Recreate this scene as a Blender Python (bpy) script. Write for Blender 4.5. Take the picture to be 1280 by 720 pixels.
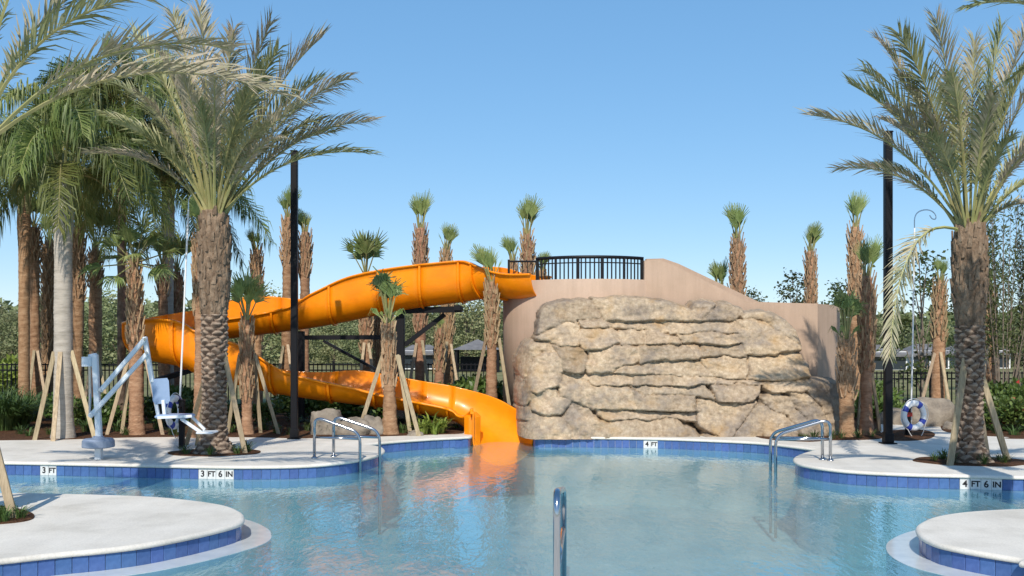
import bpy, math, random
import numpy as np
from mathutils import Vector, Matrix, noise
from mathutils.geometry import tessellate_polygon

for o in list(bpy.data.objects):
    bpy.data.objects.remove(o)
S = bpy.context.scene
COL = S.collection
R = math.radians
rng = random.Random(7)

# ------------------------------------------------------------------ camera
F, HX, HY, CZ = 1244.0, 640.0, 428.0, 1.8      # focal length in photo pixels, principal column, horizon row, eye height
cam_d = bpy.data.cameras.new('camera')
cam = bpy.data.objects.new('camera', cam_d)
COL.objects.link(cam)
cam.location = (0, 0, CZ)
cam.rotation_euler = (R(90), 0, 0)
cam_d.sensor_width = 36
cam_d.lens = 36 * F / 1280
cam_d.shift_y = (HY - 360) / 1280
cam_d.clip_start = 0.1
cam_d.clip_end = 6000
S.camera = cam

# ------------------------------------------------------------------ world, sun, exposure
SUN_EL, SUN_AZ = 41.0, 5.0       # elevation; shadows fall away from the camera, a little to the right
W = bpy.data.worlds.new('World')
S.world = W
W.use_nodes = True
nt = W.node_tree
sky = nt.nodes.new('ShaderNodeTexSky')
sky.sky_type = 'NISHITA'
sky.sun_disc = False
sky.sun_elevation = R(SUN_EL)
sky.sun_rotation = R(180 + SUN_AZ)
sky.altitude = 0
sky.air_density = 0.8
sky.dust_density = 0.2
sky.ozone_density = 5.5
gm = nt.nodes.new('ShaderNodeGamma')            # evens the sky's brightness out towards the horizon, everywhere alike
gm.inputs[1].default_value = 0.46
hs = nt.nodes.new('ShaderNodeHueSaturation')
hs.inputs['Saturation'].default_value = 1.62
hs.inputs['Value'].default_value = 2.42
nt.links.new(sky.outputs[0], gm.inputs[0])
nt.links.new(gm.outputs[0], hs.inputs['Color'])
nt.links.new(hs.outputs[0], nt.nodes['Background'].inputs[0])
nt.nodes['Background'].inputs[1].default_value = 0.15
sl = bpy.data.lights.new('sun', 'SUN')
sl.energy = 4.2
sl.angle = R(0.55)
sl.color = (1.0, 0.93, 0.83)
sun = bpy.data.objects.new('sun', sl)
COL.objects.link(sun)
d = Vector((math.sin(R(SUN_AZ)) * math.cos(R(SUN_EL)), math.cos(R(SUN_AZ)) * math.cos(R(SUN_EL)), -math.sin(R(SUN_EL))))
sun.rotation_euler = d.to_track_quat('-Z', 'Y').to_euler()
sun.location = (-2, -20, 20)
S.view_settings.view_transform = 'Standard'
S.view_settings.look = 'None'
S.view_settings.exposure = 0.1
S.view_settings.gamma = 1
S.render.engine = 'CYCLES'
S.cycles.transparent_max_bounces = 24
S.cycles.max_bounces = 8

# ------------------------------------------------------------------ helpers
def G(px, py, z=0.0):
    """pixel -> point on the horizontal plane z"""
    Y = F * (CZ - z) / (py - HY)
    return ((px - HX) * Y / F, Y)

def P(px, py, Y):
    """pixel -> point at depth Y"""
    return Vector(((px - HX) * Y / F, Y, CZ + (HY - py) * Y / F))

def X_at(px, Y):
    return (px - HX) * Y / F

def Z_at(py, Y):
    return CZ + (HY - py) * Y / F

ORG = {}

def tag(o, label=None, cat=None, group=None, kind=None):
    if label: o['label'] = label
    if cat: o['category'] = cat
    if group: o['group'] = group
    if kind: o['kind'] = kind
    return o

def thing(name, loc, label, cat, group=None):
    o = bpy.data.objects.new(name, None)
    o.empty_display_size = 0.1
    COL.objects.link(o)
    o.location = loc
    ORG[o.name] = Vector(loc)
    return tag(o, label, cat, group)

def mobj(name, verts, faces, mat, parent=None, smooth=False, mats=None, midx=None, origin=None):
    me = bpy.data.meshes.new(name)
    org = ORG[parent.name] if parent is not None else (Vector(origin) if origin is not None else Vector((0, 0, 0)))
    va = np.asarray([tuple(v) for v in verts] if not isinstance(verts, np.ndarray) else verts, dtype=float)
    va = va - np.array(org)
    me.from_pydata(va.tolist(), [], faces if isinstance(faces, list) else faces.tolist())
    for m in (mats or [mat]):
        me.materials.append(m)
    if midx is not None:
        me.polygons.foreach_set('material_index', midx)
    if smooth:
        me.polygons.foreach_set('use_smooth', [True] * len(me.polygons))
    o = bpy.data.objects.new(name, me)
    COL.objects.link(o)
    if parent is not None:
        o.parent = parent
    else:
        o.location = org
    ORG[o.name] = org
    return o

class MB:
    """collects simple solids into one mesh"""
    def __init__(s):
        s.v, s.f = [], []
    def add(s, vs, fs):
        n = len(s.v)
        s.v += [tuple(v) for v in vs]
        s.f += [[i + n for i in f] for f in fs]
        return s
    def box(s, c, size, rot=None, bev=0.0):
        c = Vector(c)
        hx, hy, hz = [k / 2 for k in size]
        if bev <= 0:
            vs = [Vector((x, y, z)) for x in (-hx, hx) for y in (-hy, hy) for z in (-hz, hz)]
            fs = [[0, 1, 3, 2], [4, 6, 7, 5], [0, 4, 5, 1], [2, 3, 7, 6], [0, 2, 6, 4], [1, 5, 7, 3]]
        else:
            b = min(bev, hx * .9, hy * .9, hz * .9)
            vs, fs = [], []
            prof = [(hx - b, hy, ), (hx, hy - b), (hx, -hy + b), (hx - b, -hy), (-hx + b, -hy), (-hx, -hy + b), (-hx, hy - b), (-hx + b, hy)]
            rings = [(-hz, b), (-hz + b, 0), (hz - b, 0), (hz, b)]
            for z, ins in rings:
                for x, y in prof:
                    vs.append(Vector((x - math.copysign(ins, x), y - math.copysign(ins, y), z)))
            for k in range(3):
                for i in range(8):
                    j = (i + 1) % 8
                    fs.append([k * 8 + j, k * 8 + i, (k + 1) * 8 + i, (k + 1) * 8 + j])
            fs.append(list(range(8)))
            fs.append([24 + i for i in reversed(range(8))])
        if rot is not None:
            vs = [rot @ v for v in vs]
        return s.add([c + v for v in vs], fs)
    def bar(s, a, b, w, h=None, up=(0, 0, 1), bev=0.0):
        """rectangular bar from a to b; w across, h along 'up'"""
        a, b = Vector(a), Vector(b)
        h = h or w
        t = (b - a)
        L = t.length
        t.normalize()
        u = Vector(up)
        if abs(t.dot(u)) > .98: u = Vector((0, 1, 0))
        x = t.cross(u).normalized()
        y = x.cross(t).normalized()
        m = Matrix((x, y, t)).transposed()
        return s.box((a + b) / 2, (w, h, L), m, bev)
    def tube(s, pts, r, n=8, cap=True, closed=False):
        pts = [Vector(p) for p in pts]
        m = len(pts)
        rr = r if isinstance(r, (list, tuple)) else [r] * m
        base = len(s.v)
        up = None
        for i, p in enumerate(pts):
            if closed:
                t = (pts[(i + 1) % m] - pts[i - 1]).normalized()
            else:
                t = (pts[min(i + 1, m - 1)] - pts[max(i - 1, 0)]).normalized()
            if up is None:
                up = Vector((0, 0, 1)) if abs(t.z) < .9 else Vector((0, 1, 0))
            x = t.cross(up)
            if x.length < 1e-4: x = t.cross(Vector((1, 0, 0)))
            x.normalize()
            up = x.cross(t).normalized()
            for k in range(n):
                a = 2 * math.pi * k / n
                s.v.append(tuple(p + x * (math.cos(a) * rr[i]) + up * (math.sin(a) * rr[i])))
        for i in range(m if closed else m - 1):
            i2 = (i + 1) % m
            for k in range(n):
                k2 = (k + 1) % n
                s.f.append([base + i * n + k, base + i * n + k2, base + i2 * n + k2, base + i2 * n + k])
        if cap and not closed:
            s.f.append([base + k for k in reversed(range(n))])
            s.f.append([base + (m - 1) * n + k for k in range(n)])
        return s
    def lathe(s, c, prof, n=20):
        c = Vector(c)
        base = len(s.v)
        for r_, z in prof:
            for k in range(n):
                a = 2 * math.pi * k / n
                s.v.append(tuple(c + Vector((r_ * math.cos(a), r_ * math.sin(a), z))))
        for i in range(len(prof) - 1):
            for k in range(n):
                k2 = (k + 1) % n
                s.f.append([base + i * n + k, base + i * n + k2, base + (i + 1) * n + k2, base + (i + 1) * n + k])
        s.f.append([base + k for k in reversed(range(n))])
        s.f.append([base + (len(prof) - 1) * n + k for k in range(n)])
        return s
    def build(s, name, mat, parent=None, smooth=False, origin=None):
        return mobj(name, s.v, s.f, mat, parent, smooth, origin=origin)

def fillet(pts, rad=0.1, n=5):
    """round the inner corners of a 3D polyline"""
    pts = [Vector(p) for p in pts]
    out = [pts[0]]
    for i in range(1, len(pts) - 1):
        a, b, c = pts[i - 1], pts[i], pts[i + 1]
        r1 = min(rad, (a - b).length * .45, (c - b).length * .45)
        p0 = b + (a - b).normalized() * r1
        p2 = b + (c - b).normalized() * r1
        for k in range(n + 1):
            t = k / n
            out.append(p0 * (1 - t) ** 2 + b * (2 * t * (1 - t)) + p2 * t * t)
    out.append(pts[-1])
    return out

def copy_tree(o, parent=None):
    c = o.copy()
    COL.objects.link(c)
    c.parent = parent
    ORG[c.name] = ORG[o.name]
    for ch in list(o.children):
        copy_tree(ch, c)
    return c

def smooth_line(pts, closed=False, sub=6):
    """Catmull-Rom through 2D points"""
    n = len(pts)
    out = []
    for i in range(n if closed else n - 1):
        p0 = pts[(i - 1) % n] if closed or i > 0 else pts[i]
        p1, p2 = pts[i], pts[(i + 1) % n]
        p3 = pts[(i + 2) % n] if closed or i + 2 < n else p2
        for k in range(sub):
            t = k / sub
            out.append(tuple(0.5 * (2 * b + (c - a) * t + (2 * a - 5 * b + 4 * c - e) * t * t + (3 * b - a - 3 * c + e) * t ** 3) for a, b, c, e in zip(p0, p1, p2, p3)))
    if not closed:
        out.append(tuple(pts[-1]))
    return out

def area(poly):
    return 0.5 * sum(poly[i - 1][0] * poly[i][1] - poly[i][0] * poly[i - 1][1] for i in range(len(poly)))

def offset(poly, dist):
    """offset closed polygon along its right-hand normal (CCW polygon: outward positive)"""
    n = len(poly)
    out = []
    for i in range(n):
        a, b, c = Vector(poly[i - 1]), Vector(poly[i]), Vector(poly[(i + 1) % n])
        t1 = (b - a).normalized()
        t2 = (c - b).normalized()
        n1 = Vector((t1.y, -t1.x))
        n2 = Vector((t2.y, -t2.x))
        m = (n1 + n2)
        if m.length < 1e-6: m = n1
        m.normalize()
        k = 1 / max(.5, m.dot(n1))
        p = b + m * dist * k
        out.append((p.x, p.y))
    return out

def sheet(name, loops, z, mat, parent=None, kind=None, down=0.0):
    vs, idx = [], []
    for lp in loops:
        vs += [(x, y, z) for x, y in lp]
    tri = tessellate_polygon([[Vector((x, y, 0)) for x, y in lp] for lp in loops])
    fs = []
    for t in tri:
        a, b, c = [vs[i] for i in t]
        cr = (b[0] - a[0]) * (c[1] - a[1]) - (b[1] - a[1]) * (c[0] - a[0])
        fs.append(list(t) if cr > 0 else [t[0], t[2], t[1]])
    if down > 0:
        lp = loops[0]
        n = len(lp)
        b0 = len(vs)
        vs += [(x, y, z - down) for x, y in lp]
        fl = area(lp) > 0
        for i in range(n):
            j = (i + 1) % n
            q = [i, b0 + i, b0 + j, j]
            fs.append(q if fl else q[::-1])
    o = mobj(name, vs, fs, mat, parent)
    if kind: o['kind'] = kind
    return o

# ------------------------------------------------------------------ materials
def M(name, col, rough=.6, spec=.3, metal=0.0, var=None, scale=8.0, detail=6.0, bump=0.0, bscale=30.0, bdist=.01, stretch=None,
      coat=0.0, objrand=0.0, trans=0.0, mul=()):
    """principled material; var = list of (position, colour) for a noise colour ramp"""
    m = bpy.data.materials.new(name)
    m.use_nodes = True
    t = m.node_tree
    N, L = t.nodes, t.links
    b = N['Principled BSDF']
    b.inputs['Base Color'].default_value = (*col, 1)
    b.inputs['Roughness'].default_value = rough
    b.inputs['Specular IOR Level'].default_value = spec
    b.inputs['Metallic'].default_value = metal
    b.inputs['Coat Weight'].default_value = coat
    b.inputs['Coat Roughness'].default_value = .08
    tc = N.new('ShaderNodeTexCoord')
    mp = N.new('ShaderNodeMapping')
    L.new(tc.outputs['Object'], mp.inputs[0])
    if stretch: mp.inputs['Scale'].default_value = stretch
    csock = None
    if var:
        nz = N.new('ShaderNodeTexNoise')
        nz.inputs['Scale'].default_value = scale
        nz.inputs['Detail'].default_value = detail
        nz.inputs['Roughness'].default_value = .62
        L.new(mp.outputs[0], nz.inputs['Vector'])
        cr = N.new('ShaderNodeValToRGB')
        e = cr.color_ramp.elements
        while len(e) < len(var): e.new(.5)
        for k, (p_, c_) in enumerate(var):
            e[k].position = p_
            e[k].color = (*c_, 1)
        L.new(nz.outputs['Fac'], cr.inputs[0])
        csock = cr.outputs[0]
    for msc, mst, lo, hi in mul:            # wear, streaks and speckle: further noise layers multiplied in
        m2 = N.new('ShaderNodeMapping')
        L.new(tc.outputs['Object'], m2.inputs[0])
        if mst: m2.inputs['Scale'].default_value = mst
        nn = N.new('ShaderNodeTexNoise')
        nn.inputs['Scale'].default_value = msc
        nn.inputs['Detail'].default_value = 10
        nn.inputs['Roughness'].default_value = .7
        L.new(m2.outputs[0], nn.inputs['Vector'])
        mr = N.new('ShaderNodeMapRange')
        mr.inputs['From Min'].default_value = .32
        mr.inputs['From Max'].default_value = .62
        mr.inputs['To Min'].default_value = lo
        mr.inputs['To Max'].default_value = hi
        L.new(nn.outputs[0], mr.inputs[0])
        mx_ = N.new('ShaderNodeMix')
        mx_.data_type = 'RGBA'
        mx_.blend_type = 'MULTIPLY'
        mx_.inputs[0].default_value = 1.0
        if csock: L.new(csock, mx_.inputs[6])
        else: mx_.inputs[6].default_value = (*col, 1)
        L.new(mr.outputs[0], mx_.inputs[7])
        csock = mx_.outputs[2]
    if objrand:
        oi = N.new('ShaderNodeObjectInfo')
        hs = N.new('ShaderNodeHueSaturation')
        ma = N.new('ShaderNodeMapRange')
        ma.inputs['To Min'].default_value = 1 - objrand
        ma.inputs['To Max'].default_value = 1 + objrand
        L.new(oi.outputs['Random'], ma.inputs[0])
        L.new(ma.outputs[0], hs.inputs['Value'])
        mh = N.new('ShaderNodeMapRange')
        mh.inputs['To Min'].default_value = .5 - objrand * .06
        mh.inputs['To Max'].default_value = .5 + objrand * .06
        mm = N.new('ShaderNodeMath')
        mm.operation = 'MULTIPLY'
        mm.inputs[1].default_value = 7.31
        fr = N.new('ShaderNodeMath')
        fr.operation = 'FRACT'
        L.new(oi.outputs['Random'], mm.inputs[0])
        L.new(mm.outputs[0], fr.inputs[0])
        L.new(fr.outputs[0], mh.inputs[0])
        L.new(mh.outputs[0], hs.inputs['Hue'])
        if csock: L.new(csock, hs.inputs['Color'])
        else: hs.inputs['Color'].default_value = (*col, 1)
        csock = hs.outputs[0]
    if csock: L.new(csock, b.inputs['Base Color'])
    if bump:
        n2 = N.new('ShaderNodeTexNoise')
        n2.inputs['Scale'].default_value = bscale
        n2.inputs['Detail'].default_value = 8
        L.new(mp.outputs[0], n2.inputs['Vector'])
        bp = N.new('ShaderNodeBump')
        bp.inputs['Strength'].default_value = bump
        bp.inputs['Distance'].default_value = bdist
        L.new(n2.outputs['Fac'], bp.inputs['Height'])
        L.new(bp.outputs[0], b.inputs['Normal'])
    if trans:
        tr = N.new('ShaderNodeBsdfTranslucent')
        if csock: L.new(csock, tr.inputs[0])
        else: tr.inputs[0].default_value = (*col, 1)
        mx = N.new('ShaderNodeMixShader')
        mx.inputs[0].default_value = trans
        L.new(b.outputs[0], mx.inputs[1])
        L.new(tr.outputs[0], mx.inputs[2])
        L.new(mx.outputs[0], N['Material Output'].inputs[0])
    return m

MT = {}
MT['deck'] = M('deck_concrete', (.62, .58, .52), .85, .2, var=[(.25, (.57, .53, .455)), (.5, (.71, .665, .585)), (.72, (.77, .725, .645))], scale=1.6, detail=14, bump=.5, bscale=70, bdist=.006, mul=((48, None, .86, 1.05), (.55, None, .90, 1.04), (5, (1, .12, 1), .95, 1.02)))
MT['plaster'] = M('pool_plaster', (.36, .52, .57), .8, .1, var=[(.35, (.28, .46, .52)), (.65, (.43, .57, .60))], scale=1.4, detail=8)
MT['ledge'] = M('ledge_plaster', (.60, .63, .63), .12, .5, var=[(.35, (.53, .57, .58)), (.65, (.64, .67, .66))], scale=5, detail=8)
MT['tile'] = M('blue_tile', (.065, .13, .31), .2, .5, var=[(.3, (.048, .10, .26)), (.7, (.08, .155, .36))], scale=14, objrand=.13)
MT['whitetile'] = M('white_tile', (.66, .66, .64), .25, .5, var=[(.3, (.58, .58, .56)), (.7, (.70, .70, .68))], scale=16)
MT['grout'] = M('grout', (.55, .56, .56), .85, .2, var=[(.3, (.48, .5, .5)), (.7, (.6, .6, .6))], scale=20)
MT['print'] = M('black_print', (.012, .012, .014), .5, .3)
MT['mulch'] = M('mulch', (.09, .045, .025), .95, .1, var=[(.3, (.035, .018, .010)), (.5, (.11, .055, .030)), (.72, (.21, .115, .065))], scale=26, detail=10, bump=1.0, bscale=42, bdist=.05)
MT['lawn'] = M('lawn', (.14, .15, .06), .95, .1, var=[(.3, (.11, .12, .045)), (.5, (.19, .185, .085)), (.72, (.30, .26, .14))], scale=.55, detail=12, bump=.6, bscale=14, bdist=.05)
MT['stucco'] = M('stucco', (.62, .43, .31), .9, .15, var=[(.3, (.45, .325, .235)), (.5, (.49, .355, .262)), (.75, (.52, .38, .285))], scale=1.3, detail=10, bump=.5, bscale=70, bdist=.006, mul=((4, (1.6, 1.6, .12), .90, 1.03), (60, None, .93, 1.03)))
MT['black'] = M('black_steel', (.008, .008, .010), .5, .2, bump=.05, bscale=60)
MT['steel'] = M('stainless', (.46, .48, .51), .16, .5, metal=1.0, bump=.03, bscale=40)
MT['liftmetal'] = M('lift_paint', (.72, .77, .80), .35, .5, var=[(.3, (.67, .73, .77)), (.7, (.77, .80, .82))], scale=6)
MT['liftseat'] = M('lift_seat', (.28, .38, .54), .45, .4, var=[(.3, (.25, .35, .50)), (.7, (.31, .41, .58))], scale=5)
MT['liftgrey'] = M('lift_base_cover', (.24, .29, .38), .5, .4, var=[(.3, (.21, .26, .34)), (.7, (.27, .32, .41))], scale=6)
MT['orange'] = M('orange_fibreglass', (.88, .25, .004), .33, .3, var=[(.3, (.82, .22, .003)), (.5, (.90, .265, .004)), (.72, (.92, .295, .006))], scale=1.7, detail=10, coat=.12, mul=((5, None, .94, 1.04), (9, (.3, 1, 2.5), .97, 1.03)))
MT['white'] = M('white_plastic', (.80, .80, .79), .4, .4)
MT['bluestrap'] = M('blue_strap', (.03, .06, .36), .5, .4)
MT['rope'] = M('white_rope', (.72, .71, .68), .8, .2, bump=.5, bscale=200, bdist=.003)
MT['wood'] = M('stake_timber', (.46, .31, .17), .8, .2, var=[(.25, (.25, .19, .125)), (.5, (.40, .31, .20)), (.75, (.54, .43, .29))], scale=7, detail=8, stretch=(6, 6, .7), bump=.3, bscale=30, objrand=.22)
MT['boulder'] = M('boulder_rock', (.26, .22, .18), .92, .15, var=[(.25, (.12, .105, .09)), (.5, (.26, .22, .175)), (.75, (.38, .33, .26))], scale=4, detail=12, bump=.8, bscale=16, bdist=.03)
MT['housewall'] = M('house_wall', (.74, .74, .73), .8, .2, var=[(.3, (.70, .70, .69)), (.7, (.77, .77, .76))], scale=1)
MT['roof'] = M('roof_shingle', (.16, .155, .16), .9, .2, var=[(.3, (.12, .12, .125)), (.7, (.20, .195, .195))], scale=3)
MT['glass'] = M('window_glass', (.03, .04, .05), .08, .6)
# palms
MT['date_leaf'] = M('date_frond', (.17, .19, .10), .48, .4, var=[(.25, (.125, .15, .06)), (.5, (.26, .28, .125)), (.75, (.50, .46, .28))], scale=2.8, detail=6, objrand=.25, trans=.18)
MT['tan_leaf'] = M('dry_frond', (.30, .26, .16), .6, .3, var=[(.3, (.22, .235, .125)), (.5, (.38, .34, .22)), (.7, (.56, .46, .34))], scale=3.5, detail=6, objrand=.2, trans=.18)
MT['queen_leaf'] = M('queen_frond', (.10, .14, .04), .5, .4, var=[(.25, (.065, .095, .02)), (.5, (.135, .175, .042)), (.75, (.26, .27, .08))], scale=2.4, objrand=.25, trans=.22)
MT['fan_leaf'] = M('fan_frond', (.13, .19, .05), .5, .4, var=[(.25, (.10, .15, .035)), (.5, (.20, .26, .08)), (.75, (.34, .37, .15))], scale=4, objrand=.25, trans=.2)
MT['rachis'] = M('frond_stem', (.30, .29, .11), .5, .35, var=[(.3, (.22, .23, .08)), (.7, (.38, .34, .15))], scale=4, objrand=.2)
MT['date_bark'] = M('date_bark', (.17, .115, .08), .92, .15, var=[(.25, (.06, .04, .03)), (.48, (.14, .097, .07)), (.62, (.22, .16, .118)), (.8, (.36, .28, .21))], scale=7, detail=12, bump=.7, bscale=40, bdist=.02)
MT['date_dark'] = M('date_shaded_fibre', (.05, .034, .026), .95, .1, var=[(.3, (.03, .02, .015)), (.7, (.075, .05, .038))], scale=14)
MT['date_tip'] = M('date_scale_tip', (.30, .225, .165), .9, .15, var=[(.25, (.17, .12, .088)), (.5, (.30, .225, .165)), (.75, (.44, .345, .26))], scale=11, detail=10, bump=.5, bscale=50, bdist=.01)
MT['date_fibre'] = M('date_fibre', (.27, .18, .11), .95, .1, var=[(.25, (.09, .06, .04)), (.5, (.22, .155, .105)), (.75, (.38, .285, .20))], scale=9, detail=12, bump=1.0, bscale=30, bdist=.03, stretch=(1, 1, .45))
MT['cab_bark'] = M('cabbage_bark', (.30, .175, .10), .93, .1, var=[(.25, (.19, .10, .055)), (.5, (.36, .205, .12)), (.75, (.50, .325, .205))], scale=6, detail=12, bump=.8, bscale=26, bdist=.03, stretch=(1, 1, 2.6), objrand=.16)
MT['cab_boot'] = M('cabbage_boot', (.36, .24, .14), .9, .15, var=[(.25, (.20, .125, .07)), (.5, (.38, .26, .155)), (.75, (.52, .39, .25))], scale=8, detail=10, bump=.5, bscale=40, bdist=.02, objrand=.16)
MT['queen_bark'] = M('queen_bark', (.42, .38, .32), .9, .15, var=[(.25, (.29, .26, .215)), (.5, (.43, .385, .325)), (.75, (.53, .48, .41))], scale=3.5, detail=12, bump=.6, bscale=12, bdist=.02, stretch=(1, 1, 5))
MT['tree_leaf'] = M('tree_leaf', (.07, .10, .03), .55, .3, var=[(.25, (.04, .06, .018)), (.5, (.075, .10, .032)), (.75, (.13, .15, .055))], scale=1.2, objrand=.3, trans=.2)
MT['far_leaf'] = M('far_leaf', (.09, .105, .05), .7, .2, var=[(.25, (.11, .135, .06)), (.5, (.20, .225, .105)), (.75, (.33, .31, .18))], scale=.6, objrand=.3, trans=.15)
MT['bush_leaf'] = M('bush_leaf', (.09, .15, .03), .45, .4, var=[(.25, (.05, .09, .015)), (.5, (.10, .16, .035)), (.75, (.20, .26, .07))], scale=3.5, objrand=.25, trans=.2)
MT['blade'] = M('grass_blade', (.06, .11, .025), .5, .4, var=[(.25, (.035, .065, .015)), (.5, (.07, .12, .03)), (.75, (.14, .2, .06))], scale=3, objrand=.25, trans=.15)
MT['lime'] = M('lime_leaf', (.22, .30, .045), .5, .4, var=[(.25, (.15, .22, .03)), (.75, (.33, .38, .08))], scale=4, objrand=.2, trans=.25)
MT['twig'] = M('twig_bark', (.20, .16, .12), .9, .1, var=[(.3, (.13, .10, .075)), (.7, (.28, .23, .18))], scale=8)
MT['red_flower'] = M('red_flower', (.42, .04, .03), .5, .3)

def rock_mat():
    m = bpy.data.materials.new('artificial_rock')
    m.use_nodes = True
    t = m.node_tree
    N, L = t.nodes, t.links
    b = N['Principled BSDF']
    b.inputs['Roughness'].default_value = .88
    b.inputs['Specular IOR Level'].default_value = .2
    tc = N.new('ShaderNodeTexCoord')
    def nz(scale, detail, rough=.6):
        n = N.new('ShaderNodeTexNoise')
        n.inputs['Scale'].default_value = scale
        n.inputs['Detail'].default_value = detail
        n.inputs['Roughness'].default_value = rough
        L.new(tc.outputs['Object'], n.inputs['Vector'])
        return n
    def ramp(sock, els):
        r = N.new('ShaderNodeValToRGB')
        e = r.color_ramp.elements
        while len(e) < len(els): e.new(.5)
        for k, (p_, c_) in enumerate(els):
            e[k].position = p_
            e[k].color = (*c_, 1)
        L.new(sock, r.inputs[0])
        return r.outputs[0]
    def mix(f, a, c, mode='MIX'):
        x = N.new('ShaderNodeMix')
        x.data_type = 'RGBA'
        x.blend_type = mode
        if isinstance(f, float): x.inputs[0].default_value = f
        else: L.new(f, x.inputs[0])
        L.new(a, x.inputs[6])
        L.new(c, x.inputs[7])
        return x.outputs[2]
    base = ramp(nz(2.2, 8).outputs[0], [(.28, (.34, .25, .17)), (.45, (.45, .35, .245)), (.58, (.50, .405, .295)), (.75, (.43, .325, .25))])
    fine = ramp(nz(12, 12, .72).outputs[0], [(.33, (.16, .122, .088)), (.5, (.44, .345, .24)), (.66, (.70, .60, .46))])
    c1 = mix(.55, base, fine)
    gm = ramp(nz(1.3, 10, .72).outputs[0], [(.46, (0, 0, 0)), (.62, (.85, .85, .85))])
    gc = ramp(nz(9, 8).outputs[0], [(.3, (.13, .112, .098)), (.7, (.33, .29, .255))])
    c2 = mix(gm, c1, gc)
    om = ramp(nz(1.9, 6, .6).outputs[0], [(.54, (0, 0, 0)), (.70, (.55, .55, .55))])
    oc = ramp(nz(7, 6).outputs[0], [(.3, (.38, .22, .085)), (.7, (.48, .33, .155))])
    c3 = mix(om, c2, oc)
    oi = N.new('ShaderNodeObjectInfo')
    tone = ramp(oi.outputs['Random'], [(0, (.72, .69, .67)), (.3, (.95, .93, .90)), (.6, (1.05, 1.0, .93)), (.85, (.98, .93, .88)), (1, (.82, .80, .80))])
    c4 = mix(1.0, c3, tone, 'MULTIPLY')
    L.new(c4, b.inputs['Base Color'])
    n2 = nz(15, 12, .72)
    bp = N.new('ShaderNodeBump')
    bp.inputs['Strength'].default_value = .6
    bp.inputs['Distance'].default_value = .03
    L.new(n2.outputs[0], bp.inputs['Height'])
    L.new(bp.outputs[0], b.inputs['Normal'])
    return m
MT['rock'] = rock_mat()

def water_mat():
    m = bpy.data.materials.new('pool_water')
    m.use_nodes = True
    t = m.node_tree
    N, L = t.nodes, t.links
    N.remove(N['Principled BSDF'])
    tr = N.new('ShaderNodeBsdfTransparent')
    tr.inputs[0].default_value = (.70, .90, .94, 1)
    gl = N.new('ShaderNodeBsdfGlossy')
    gl.inputs[0].default_value = (.95, .97, 1, 1)
    gl.inputs['Roughness'].default_value = .015
    ge = N.new('ShaderNodeNewGeometry')
    dt = N.new('ShaderNodeVectorMath')
    dt.operation = 'DOT_PRODUCT'
    def mth(op, a, b=None):
        x = N.new('ShaderNodeMath')
        x.operation = op
        for i_, v_ in enumerate((a, b)):
            if v_ is None: continue
            if isinstance(v_, (int, float)): x.inputs[i_].default_value = v_
            else: L.new(v_, x.inputs[i_])
        return x.outputs[0]
    L.new(ge.outputs['Incoming'], dt.inputs[0])
    cs = mth('ABSOLUTE', dt.outputs['Value'])
    # Schlick reflectance of water, the same from above and below
    fres = mth('ADD', mth('MULTIPLY', mth('POWER', mth('SUBTRACT', 1.0, cs), 5.0), .98), .02)
    mx = N.new('ShaderNodeMixShader')
    tc = N.new('ShaderNodeTexCoord')
    h = None
    for sc, wt, st in ((1.5, .4, (1, .7, 1)), (4.2, .9, (1.5, .55, 1)), (13, .36, (1.3, .6, 1))):
        mp = N.new('ShaderNodeMapping')
        mp.inputs['Scale'].default_value = st
        mp.inputs['Rotation'].default_value = (0, 0, R(20 * sc))
        L.new(tc.outputs['Object'], mp.inputs[0])
        n = N.new('ShaderNodeTexNoise')
        n.inputs['Scale'].default_value = sc
        n.inputs['Detail'].default_value = 3
        n.inputs['Distortion'].default_value = .6
        L.new(mp.outputs[0], n.inputs['Vector'])
        mu = N.new('ShaderNodeMath')
        mu.operation = 'MULTIPLY'
        mu.inputs[1].default_value = wt
        L.new(n.outputs[0], mu.inputs[0])
        if h is None: h = mu.outputs[0]
        else:
            ad = N.new('ShaderNodeMath')
            L.new(h, ad.inputs[0])
            L.new(mu.outputs[0], ad.inputs[1])
            h = ad.outputs[0]
    bp = N.new('ShaderNodeBump')
    bp.inputs['Strength'].default_value = 1.0
    bp.inputs['Distance'].default_value = .0085
    L.new(h, bp.inputs['Height'])
    L.new(bp.outputs[0], gl.inputs['Normal'])
    L.new(bp.outputs[0], dt.inputs[1])
    L.new(fres, mx.inputs[0])
    df = N.new('ShaderNodeBsdfDiffuse')          # light scattered back by the water itself
    df.inputs[0].default_value = (.20, .46, .53, 1)
    L.new(bp.outputs[0], df.inputs['Normal'])
    body = N.new('ShaderNodeMixShader')
    body.inputs[0].default_value = .34
    L.new(tr.outputs[0], body.inputs[1])
    L.new(df.outputs[0], body.inputs[2])
    L.new(body.outputs[0], mx.inputs[1])
    L.new(gl.outputs[0], mx.inputs[2])
    L.new(mx.outputs[0], N['Material Output'].inputs[0])
    return m
MT['water'] = water_mat()

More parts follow.
